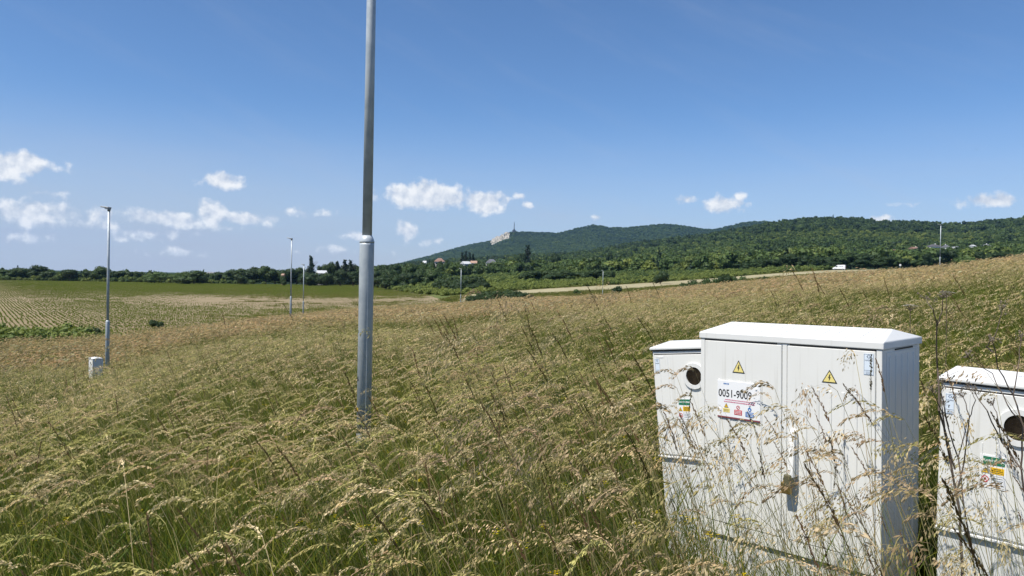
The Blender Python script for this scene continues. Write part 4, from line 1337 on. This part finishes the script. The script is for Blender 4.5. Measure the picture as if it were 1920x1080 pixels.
    MB().box(-.030, .018, -.014, .012, -.042, .012, 0, .004, None, 2).build('lock_body', M_BRASS, pl)
    MB().box(-.014, .022, -.018, .014, -.004, .052, 0, .006, None, 2).build('lock_cover', M_OLIVE, pl)
    MB().tube([(-.02, 0, .008), (-.02, 0, .028), (-.012, 0, .040), (.002, 0, .040), (.010, 0, .028), (.010, 0, .008)], .0038, 10).build('shackle', M_STEEL, pl, True)
    return e


def small_cabinet(Mx, label, group='small white meter cabinets with a round window'):
    e = empty('meter_cabinet', Mx, label, 'meter cabinet', group)
    W, D = SW, SDP
    MB().box(.010, W - .010, .012, D - .01, -1.6, -.633, 0, .004).build('plinth', M_PLINTH, e)
    MB().box(.0, W, -.006, D, -.633, -.622, 0, .002).build('plinth_lip', M_LID, e)
    MB().box(.004, W - .004, .006, D, -.622, -.022, 0, .004).build('body', M_SHELL, e)
    MB().box(.0, W, .0, D + .003, -.0225, -.0155, 0, .001).build('lid_gap_shade', M_DARK, e)  # dark band standing in for the shaded gap below the lid
    gable_lid(W, D, .030, .012, .015, .007).build('lid', M_LID, e)
    d = MB().box(.018, W - .018, -.002, .008, -.612, -.044, 0, .002).build('door', M_SHELL, e)
    MB().box(.018, W - .018, -.0005, .008, -.0435, -.038).build('door_gap', M_DARK, e)
    for x in (.057, .112, .163, .216, .40, .45, .49):
        r_ = MB()
        if .19 < x < .39 or x == .163: rib(r_, x, -.60, -.245, .004, -.002, .002)
        else: rib(r_, x, -.60, -.056, .004, -.002, .002)
        r_.build('rib', M_SHELL, d)
    MB().box(.035, .085, -.0035, .0, -.0615, -.0525, 0, .001).build('grip', M_LID, d)
    rg = MB().ring(.285, -.165, .050, .072, -.012, .0, 48); o = rg.build('window_ring', M_LID, d)
    MB().disc(.285, -.165, .0508, -.006, -.001, 40).build('window_glass', M_GLASS, o)
    maker_sticker(d, .024, .058, -.150, -.066, -.0021)
    lb = MB().box(.158, .248, -.0036, -.002, -.420, -.289, 0).build('instruction_label', M_WHITE, d)
    y = -.0036
    MB().box(.168, .2435, y - .0007, y, -.328, -.296).build('green_panel', M_GREEN, lb)
    text('heading', 'HLAVNÝ VYPÍNAČ', .0118, .2058, -.3155, y - .0007, M_WHITE, lb, 'CENTER', .80, .0003)
    bolt_sign(lb, .177, -.3615, .024, .022, y)
    a = MB().box(.194, .2415, y - .0007, y, -.3625, -.336).build('amber_panel', M_AMBER, lb)
    q = MB(); dash_lines(q, .204, .232, -.3435, .0032, y - .0007, 1); dash_lines(q, .199, .237, -.3505, .0032, y - .0007, 2); dash_lines(q, .199, .237, -.3575, .0026, y - .0007, 3); q.build('small_print', M_BLACK, a)
    s = MB().ring(.177, -.386, .0100, .0130, y - .0007, y, 30); s.prism([(.1685, -.3785), (.1702, -.3768), (.1857, -.3938), (.184, -.3955)], y - .0009, y)
    s.build('prohibition_symbol', M_RED, lb)
    MB().disc(.177, -.386, .0045, y - .0006, y, 14).build('figure', M_BLACK, lb)
    fr = MB()
    for b in ((.194, .2425, -.371, -.370), (.194, .2425, -.407, -.406), (.194, .195, -.406, -.371), (.2415, .2425, -.406, -.371)): fr.box(b[0], b[1], y - .0006, y, b[2], b[3])
    for i in range(3): dash_lines(fr, .199, .238, -.3805 - i*.0085, .0036, y, 40+i)
    fr.build('text_box', M_GREYP, lb)
    MB().disc(.040, -.332, .011, -.010, 0, 20).build('lock_knob', M_DARK, d)
    return e


big_cabinet()
src = small_cabinet(CAB_RIGHT, 'white meter cabinet at the right picture edge behind dry weed stems')
c2 = copy_tree(src); c2.matrix_world = CAB_LEFT
c2['label'] = 'white meter cabinet leaning to the left beside the large cabinet'
x_, y_ = (168 - 960)/FOC*22, 22.0
c3 = copy_tree(src); c3.matrix_world = Matrix.Translation((x_, y_, g1(x_, y_) + 1.20)) @ Matrix.Rotation(R(-46.4), 4, 'Z') @ Matrix.Diagonal((.74, .74, .80, 1))
c3['label'] = 'far white meter cabinet in the grass beside the left lamp post'


# ------------------------------------------------------------------ dry weeds before the right cabinet
def cam_pt(u, v, d):
    """point at pixel u, v and forward depth d"""
    return cam.matrix_world @ Vector(((u - 960)/FOC*d, (540 - v)/FOC*d, -d))


def weed(name, label, stems, d, heads=()):
    root = cam_pt(*stems[0][0][:2], d)
    root.z = g1(root.x, root.y)
    e = empty(name, Matrix.Translation(root), label, 'weed', 'dry weeds by the cabinets')
    r = random.Random(len(label))
    for k, (pts, r0, r1) in enumerate([(s[:-2], s[-2], s[-1]) for s in stems]):
        P = []
        for i, q in enumerate(pts):
            dd = d + (q[2] if len(q) > 2 else r.uniform(-.06, .06)*(0 if i == 0 else 1)); P.append(cam_pt(q[0], q[1], dd) - root)
        if k == 0: P = [Vector((P[0].x, P[0].y, -.05))] + P
        n = len(P); mb = MB()
        # smooth the polyline with gentle kinks
        Q = []
        for i in range(n-1):
            for t in (0, .33, .66): Q.append(P[i].lerp(P[i+1], t) + Vector((r.uniform(-1, 1), 0, 0))*.003)
        Q.append(P[-1])
        mb.tube(Q, [r0 + (r1 - r0)*i/(len(Q)-1) for i in range(len(Q))], 6)
        if r1 < .0014:
            end, dr = Q[-1], (Q[-1]-Q[-3]).normalized()
            for _ in range(9):
                v = (dr + Vector((r.gauss(0, .7), r.gauss(0, .7), r.gauss(.2, .5)))).normalized(); l = r.uniform(.01, .035)
                mb.tube([end, end + v*l], [.0007, .0005], 4)
                for _k in range(3):
                    c = end + v*l + Vector((r.gauss(0, .003), r.gauss(0, .003), r.gauss(0, .003)))
                    mb.add([c + Vector((-.003, 0, 0)), c + Vector((0, 0, .003)), c + Vector((.003, 0, 0)), c + Vector((0, .002, -.003))], [(0, 1, 2, 3)], 1)
        mb.build('stem' if k == 0 else 'branch', [M_STEM, M_UMBEL], e)
    return e


weed('dry_weed', 'dark dry branching weed between the large cabinet and the right one',
     [[(1806, 1079), (1800, 960), (1782, 860), (1762, 770), (1757, 690), (1757, 600), .0055, .0022],
      [(1757, 610), (1748, 580), (1737, 560), .0022, .0012], [(1757, 610), (1766, 585), (1768, 560), .002, .0012],
      [(1794, 920), (1808, 870), (1818, 780), (1806, 745), .003, .0012], [(1772, 800), (1764, 740), (1768, 720), .002, .0012],
      [(1790, 880), (1775, 820), (1765, 770), (1748, 735), .003, .0012]], 2.62)
weed('dry_weed', 'tall dry thin-branched weed in front of the round window of the right cabinet',
     [[(1936, 1080), (1932, 980), (1914, 880), (1880, 830), (1850, 770), (1830, 740), .0045, .0012],
      [(1914, 880), (1918, 800), (1900, 740), (1872, 690), (1862, 640), (1880, 580), .003, .0012],
      [(1862, 660), (1850, 650), (1857, 640), .0026, .0013], [(1900, 740), (1908, 690), (1915, 640), .002, .0012],
      [(1880, 830), (1870, 780), (1862, 760), .0016, .0011], [(1918, 800), (1890, 760), (1860, 700), (1815, 670), .002, .0011]], 2.45)
weed('dry_weed', 'thin dark weed stem crossing the left edge of the right cabinet',
     [[(1830, 1079), (1812, 980), (1796, 860), (1772, 780), (1764, 735), .0035, .0018], [(1796, 860), (1815, 790), (1830, 750), (1818, 730), .002, .0011],
      [(1780, 800), (1770, 760), .0016, .0011]], 2.75)


def umbel(u, v, d, label):
    top = cam_pt(u, v, d); z = g1(top.x, top.y); h = top.z - z
    e = empty('umbel_flower', Matrix.Translation((top.x, top.y, z)), label, 'wild flower', 'pale umbel flowers behind the right cabinet')
    r = random.Random(u)
    MB().tube([(.03, 0, -.05), (.01, 0, h*.5), (0, 0, h - .03)], [.003, .0025, .002], 6).build('stem', M_STEM, e)
    mb = MB()
    for i in range(40):
        a = r.uniform(0, 6.28); q = .05*math.sqrt(r.random()); c = Vector((q*math.cos(a), q*math.sin(a), h + .01 - q*q*4))
        mb.tube([(0, 0, h - .03), c], [.0007, .0005], 3)
        for _ in range(2):
            k = c + Vector((r.gauss(0, .004), r.gauss(0, .004), 0)); s = .005
            mb.add([k + Vector((-s, 0, 0)), k + Vector((0, -s, .001)), k + Vector((s, 0, 0)), k + Vector((0, s, .001))], [(0, 1, 2, 3)], 1)
    mb.build('flower_head', [M_STEM, mat('pale_petals', (.62, .60, .56), .8)], e)


umbel(1775, 549, 5.2, 'pale umbel flower behind and above the right cabinet')
umbel(1707, 574, 5.0, 'pale umbel flower just above the right end of the large cabinet')


# ------------------------------------------------------------------ houses among the trees
def house(u, v, wpx, d, wall, roof, label, hgt=3.2, depth=8, rise=2.6, rz=0.0, flat=False, hip=False, sink=0.0, chimney=True):
    short = ' '.join(label.split(',')[0].split()[:10]).split(' a ', 1)[-1]; short = short[4:] if short.startswith('the ') else short
    short = ' '.join(short.split()[:7])
    while short.split()[-1] in ('the', 'a', 'of', 'and', 'below', 'right', 'left', 'behind', 'between', 'on', 'at', 'in', 'from', 'with', 'above', 'cut', 'by', 'second', 'half'): short = ' '.join(short.split()[:-1])
    x, y = ur(u, d)
    top = EYE + (HR(u) - v)/FOC*d         # height of the roof top
    W = wpx/FOC*d/2; Dp = depth/2
    gz = g1(x, y); H = max(hgt, top - gz - (0 if flat else rise))
    e = empty('house', Matrix.Translation((x, y, gz)) @ Matrix.Rotation(rz, 4, 'Z'), label, 'house', 'houses among the trees of the slope')
    MB().box(-W, W, -Dp, Dp, -2, H).build('wall', wall, e)
    o = .35
    if flat:
        r_ = MB().box(-W - .15, W + .15, -Dp - .15, Dp + .15, H, H + .3).build('roof', roof, e)
    else:
        ins = W*.75 if hip else 0
        v_ = [(-W-o, -Dp-o, H-.1), (W+o, -Dp-o, H-.1), (W+o, Dp+o, H-.1), (-W-o, Dp+o, H-.1), (-W-o+ins, 0, H+rise), (W+o-ins, 0, H+rise)]
        r_ = MB().add(v_, [(0, 1, 5, 4), (1, 2, 5), (2, 3, 4, 5), (3, 0, 4), (3, 2, 1, 0)]).build('roof', roof, e)
        if chimney: MB().box(W*.3, W*.3 + .7, .3, 1.0, H, H + rise + .8).build('chimney', wall, r_)
    for k in (-.55, 0, .55):
        f = MB().box(k*W - .6, k*W + .6, -Dp - .04, -Dp + .02, H - 2.1, H - .8).build('window', M_PLASTER, e)
        MB().box(k*W - .5, k*W + .5, -Dp - .06, -Dp - .04, H - 2.0, H - .9).build('pane', M_CARGLASS, f)
    k = 0
    for f in (() if d > 600 else (-.6, .0, .6) if wpx > 12 else (-.4, .4)):
        top_tree(u + f*wpx, v + max(3.2, .36*FOC/d*rise*2.0) + (0, 1.2, .4)[k % 3], max(9, wpx*.6), d - 14 - 3*k, .22 + .1*rng.random(), ('tree before the ' + ('left end' if f < 0 else 'right end' if f > 0 else 'middle') + ' of the ' + short), 'trees standing before the houses', 'shrub', 'tree'); k += 1
    return e


def houses():
    house(824, 484, 19, 560, M_CREAM, M_TILE_R, 'house with a brownish red pyramid roof above the left end of the slope', 3, 9, 2.6, 0, False, True, chimney=False)
    house(873, 490, 13, 545, M_ROOF_W, M_ROOF_W, 'low house with a white sheet roof, left of the orange-roofed one', 3, 7, 1.8, .5, chimney=False)
    house(888, 489, 11, 548, M_PLASTER, M_TILE_O, 'small house with an orange roof below the slim conifers', 3, 7, 1.7, 0, chimney=False)
    house(921, 486, 11, 560, M_PLASTER, M_TILE_G, 'small house with a steep grey roof right of the orange-roofed one', 3, 7, 2.8, .9, chimney=False)
    house(796, 489, 5, 550, M_PLASTER, M_ROOF_W, 'tiny white building at the left foot of the hill', 3, 5, 1.6, 0, chimney=False)
    house(603, 507, 16, 440, M_PLASTER, M_ROOF_W, 'white roofed building among the dark trees left of the near post', 3, 6, 1.5, .4, chimney=False)
    house(397, 510, 14, 470, M_PLASTER, M_TILE_G, 'low grey-blue roofed building in the left treeline', 3, 6, 1.5, 0, chimney=False)
    house(531, 513, 3, 420, M_TILE_O, M_TILE_O, 'tiny ochre hut in the scrub left of the second lamp post', 2, 3, .8, 0, chimney=False)
    house(1749, 458, 22, 720, M_PLASTER, M_TILE_B, 'wide house with a dark roof left of the lamp post on the rise', 4, 10, 2.4, .1, False, True)
    house(1714, 463, 17, 700, M_CREAM, M_TILE_R, 'pinkish house half hidden by trees, left of the dark-roofed one', 4, 8, 2.2, .3)
    house(1733, 467, 9, 690, M_PLASTER, M_ROOF_W, 'small pale house below the dark-roofed one', 3, 7, 1.5, 0, chimney=False)
    house(1674, 468, 8, 690, M_CREAM, M_TILE_O, 'small orange-roofed house at the left end of the hamlet', 3, 7, 1.4, .2, chimney=False)
    house(1772, 459, 9, 715, M_PLASTER, M_TILE_G, 'grey gabled house right behind the lamp post on the rise', 4, 8, 2.6, .8)
    house(1792, 463, 8, 690, M_PLASTER, M_ROOF_W, 'white flat-roofed block right of the lamp post on the rise', 4, 8, 1, 0, True)
    house(1802, 470, 14, 660, M_TILE_O, M_TILE_O, 'low orange-roofed house below the white block', 2.5, 7, 1.5, .2, chimney=False)
    house(1822, 459, 5, 740, M_PLASTER, M_ROOF_W, 'tiny white gable between the white block and the grey-roofed house', 3, 6, 1.5, .3, chimney=False)
    house(1848, 458, 13, 720, M_PLASTER, M_TILE_G, 'white house with a grey-blue gabled roof on the right slope', 4, 9, 2.8, .5)
    house(1888, 461, 10, 700, M_PLASTER, M_ROOF_W, 'white flat-topped house, second from the right picture edge', 4, 8, 1, 0, True)
    house(1868, 463, 6, 715, M_CREAM, M_CREAM, 'small cream building between the grey-roofed and the flat-topped house', 3, 6, 1.2, 0, chimney=False)
    house(1919, 460, 11, 690, M_PLASTER, M_ROOF_W, 'bright white tall house cut by the right picture edge', 5, 8, 1, 0, True)


houses()


# ------------------------------------------------------------------ broadcasting tower
def tower():
    x, y = ur(962.5, 3985); z = EYE + (HR(962) - 434.5)/FOC*3985
    z0 = g1(x, y)
    e = empty('broadcast_tower', Matrix.Translation((x, y, z0)), 'slender broadcasting tower on a stepped base atop the far hill', 'tower')
    b = z - z0
    MB().box(-9.5, 9.5, -8, 8, -10, b + 4.5, 0, .3).build('base_building', M_TOWER, e)
    MB().box(-11, 11, -9, 9, b + 4.5, b + 5.6).build('platform', M_TOWER, e)
    MB().tube([(0, 0, b + 5.6), (0, 0, b + 10.5)], [6.2, 5.2], 12).build('drum', M_TOWER, e)
    MB().tube([(0, 0, b + 8.4), (0, 0, b + 9.4)], [8.6, 8.6], 16).build('platform', M_TOWER, e)
    MB().tube([(0, 0, b + 10.5), (0, 0, b + 14), (0, 0, b + 19)], [4.2, 3.0, 1.9], 10).build('shaft', M_TOWER, e)
    MB().tube([(0, 0, b + 19), (0, 0, b + 37)], [2.1, 1.8], 8).build('mast', M_TOWER, e)
    MB().tube([(0, 0, b + 37), (0, 0, b + 52)], [1.5, 1.0], 6).build('antenna', M_TOWER, e)
    for k, (zz, q) in enumerate(((15, 3.4), (25, 2.0), (31, 1.8))):
        MB().tube([(0, 0, b + zz), (0, 0, b + zz + 1.2)], [q, q], 10).build('antenna_ring', M_TOWER, e)


tower()


# ------------------------------------------------------------------ van and sign by the road
def van():
    x, y = ur(1573, 356); z = g1(x, y) + .08
    a = math.atan((1573-960)/FOC)
    e = empty('van', Matrix.Translation((x, y, z)) @ Matrix.Rotation(-a - R(10), 4, 'Z'), 'white high-roofed panel van parked before the dark trees, nose to the left', 'van')
    prof = [(-2.75, .45), (-2.78, .95), (-2.55, 1.18), (-1.75, 1.45), (-1.05, 2.25), (-.6, 2.42), (2.55, 2.48), (2.72, 2.3), (2.75, .45)]
    bm = bmesh.new()
    A = [bm.verts.new((px, -1, pz)) for px, pz in prof]; B = [bm.verts.new((px, 1, pz)) for px, pz in prof]; n = len(prof)
    bm.faces.new(A); bm.faces.new(B[::-1])
    for i in range(n): bm.faces.new((A[i], B[i], B[(i+1) % n], A[(i+1) % n]))
    bmesh.ops.recalc_face_normals(bm, faces=bm.faces)
    bmesh.ops.bevel(bm, geom=bm.edges[:], offset=.09, segments=2, affect='EDGES', profile=.5)
    body = MB().bm(bm).build('body', M_VAN, e)
    for s in (-1, 1):
        y0, y1 = sorted((s*1.004, s*.99))
        MB().prism([(-1.62, 1.5), (-1.05, 2.08), (-.62, 2.12), (-.62, 1.42)], y0, y1).build('side_window', M_CARGLASS, e)
        q = MB(); y0, y1 = sorted((s*1.006, s*.995))
        for i in range(6): q.box(-.2 + i*.34, .0 + i*.34 + (i % 3)*.05, y0, y1, 1.62, 1.92)
        q.build('grey_marking', M_GREYP, e)
    w_ = MB().add([(-1.80, -.84, 1.50), (-1.80, .84, 1.50), (-1.12, .78, 2.25), (-1.12, -.78, 2.25)], [(0, 1, 2, 3)])
    w_.add([(-1.76, -.84, 1.46), (-1.76, .84, 1.46), (-1.08, .78, 2.21), (-1.08, -.78, 2.21)], [(3, 2, 1, 0)]); w_.build('windscreen', M_CARGLASS, e)
    MB().box(-2.86, -2.70, -.95, .95, .35, .62, 0, .03).build('bumper', M_TYRE, e)
    MB().box(2.72, 2.82, -.95, .95, .40, .60, 0, .03).build('bumper', M_TYRE, e)
    MB().box(-2.2, 2.3, -1.012, -1.0, .42, .60).build('sill_trim', M_TYRE, e)
    for s in (-1, 1):
        MB().box(-2.72, -2.56, s*.78 - .14, s*.78 + .14, .92, 1.12, 0, .03).build('headlight', M_LENS, e)
        MB().box(2.73, 2.77, s*.90 - .06, s*.90 + .06, .9, 1.6).build('tail_light', M_RED, e)
        for px in (-1.75, 1.65):
            y0, y1 = sorted((s*1.02, s*.78))
            t = MB().disc(px, .36, .36, y0, y1, 22).build('wheel', M_TYRE, e)
            y0, y1 = sorted((s*1.035, s*1.0)); MB().disc(px, .36, .2, y0, y1, 16).build('rim', M_ALU, t)


van()


def sign():
    x, y = ur(1687, 330); z = g1(x, y)
    e = empty('road_sign', Matrix.Translation((x, y, z)), 'small white square sign on a grey post before the dark trees', 'sign')
    top = EYE + (HR(1687) - 495.5)/FOC*330 - z
    MB().tube([(0, 0, -.2), (0, 0, top)], .06, 8).build('post', M_ZINC, e)
    MB().box(-.42, .42, -.10, -.065, top - .75, top + .05, 0, .01).build('sign_plate', M_WHITE, e)
    MB().tube([(1.5, .2, -.1), (.75, .1, .8), (.05, 0, 1.5)], .05, 6).build('brace', M_BARK, e)


sign()


def bird():
    az, el = pix_dir(1831, 281); d = 160
    p = Vector((math.sin(R(az))*d, math.cos(R(az))*d, EYE + math.tan(R(el))*d))
    mb = MB(); mb.tube([(-.18, 0, 0), (-.08, 0, .01), (.05, 0, .01), (.16, 0, .03), (.2, 0, .03)], [.02, .055, .06, .035, .008], 8)
    for s in (-1, 1): mb.add([(-.08, s*.03, .02), (.09, s*.03, .02), (.06, s*.22, .12), (-.02, s*.42, .08), (-.06, s*.2, .11)], [(0, 1, 2, 3, 4)])
    o = mb.build('bird', M_BIRD); o.location = p; o.scale = (.55, .55, .55)
    tag(o, 'tiny dark bird flying high at the right side of the sky', 'bird')


bird()


# ------------------------------------------------------------------ haze
def haze():
    o = MB().box(-9000, 9000, -9000, 9000, -14, 470).build('haze', bpy.data.materials.new('haze_air'))
    m = o.data.materials[0]; m.use_nodes = True; t = m.node_tree; t.nodes.clear(); g = NG(t)
    v = g.n('ShaderNodeVolumePrincipled', {'Color': (.30, .58, 1.0, 1), 'Density': 4.0e-5, 'Anisotropy': .1})
    t.links.new(v.outputs[0], g.n('ShaderNodeOutputMaterial').inputs['Volume'])
    struct(o, 'stuff')
    sc.cycles.volume_bounces = 1
    sc.cycles.volume_max_steps = 64


haze()
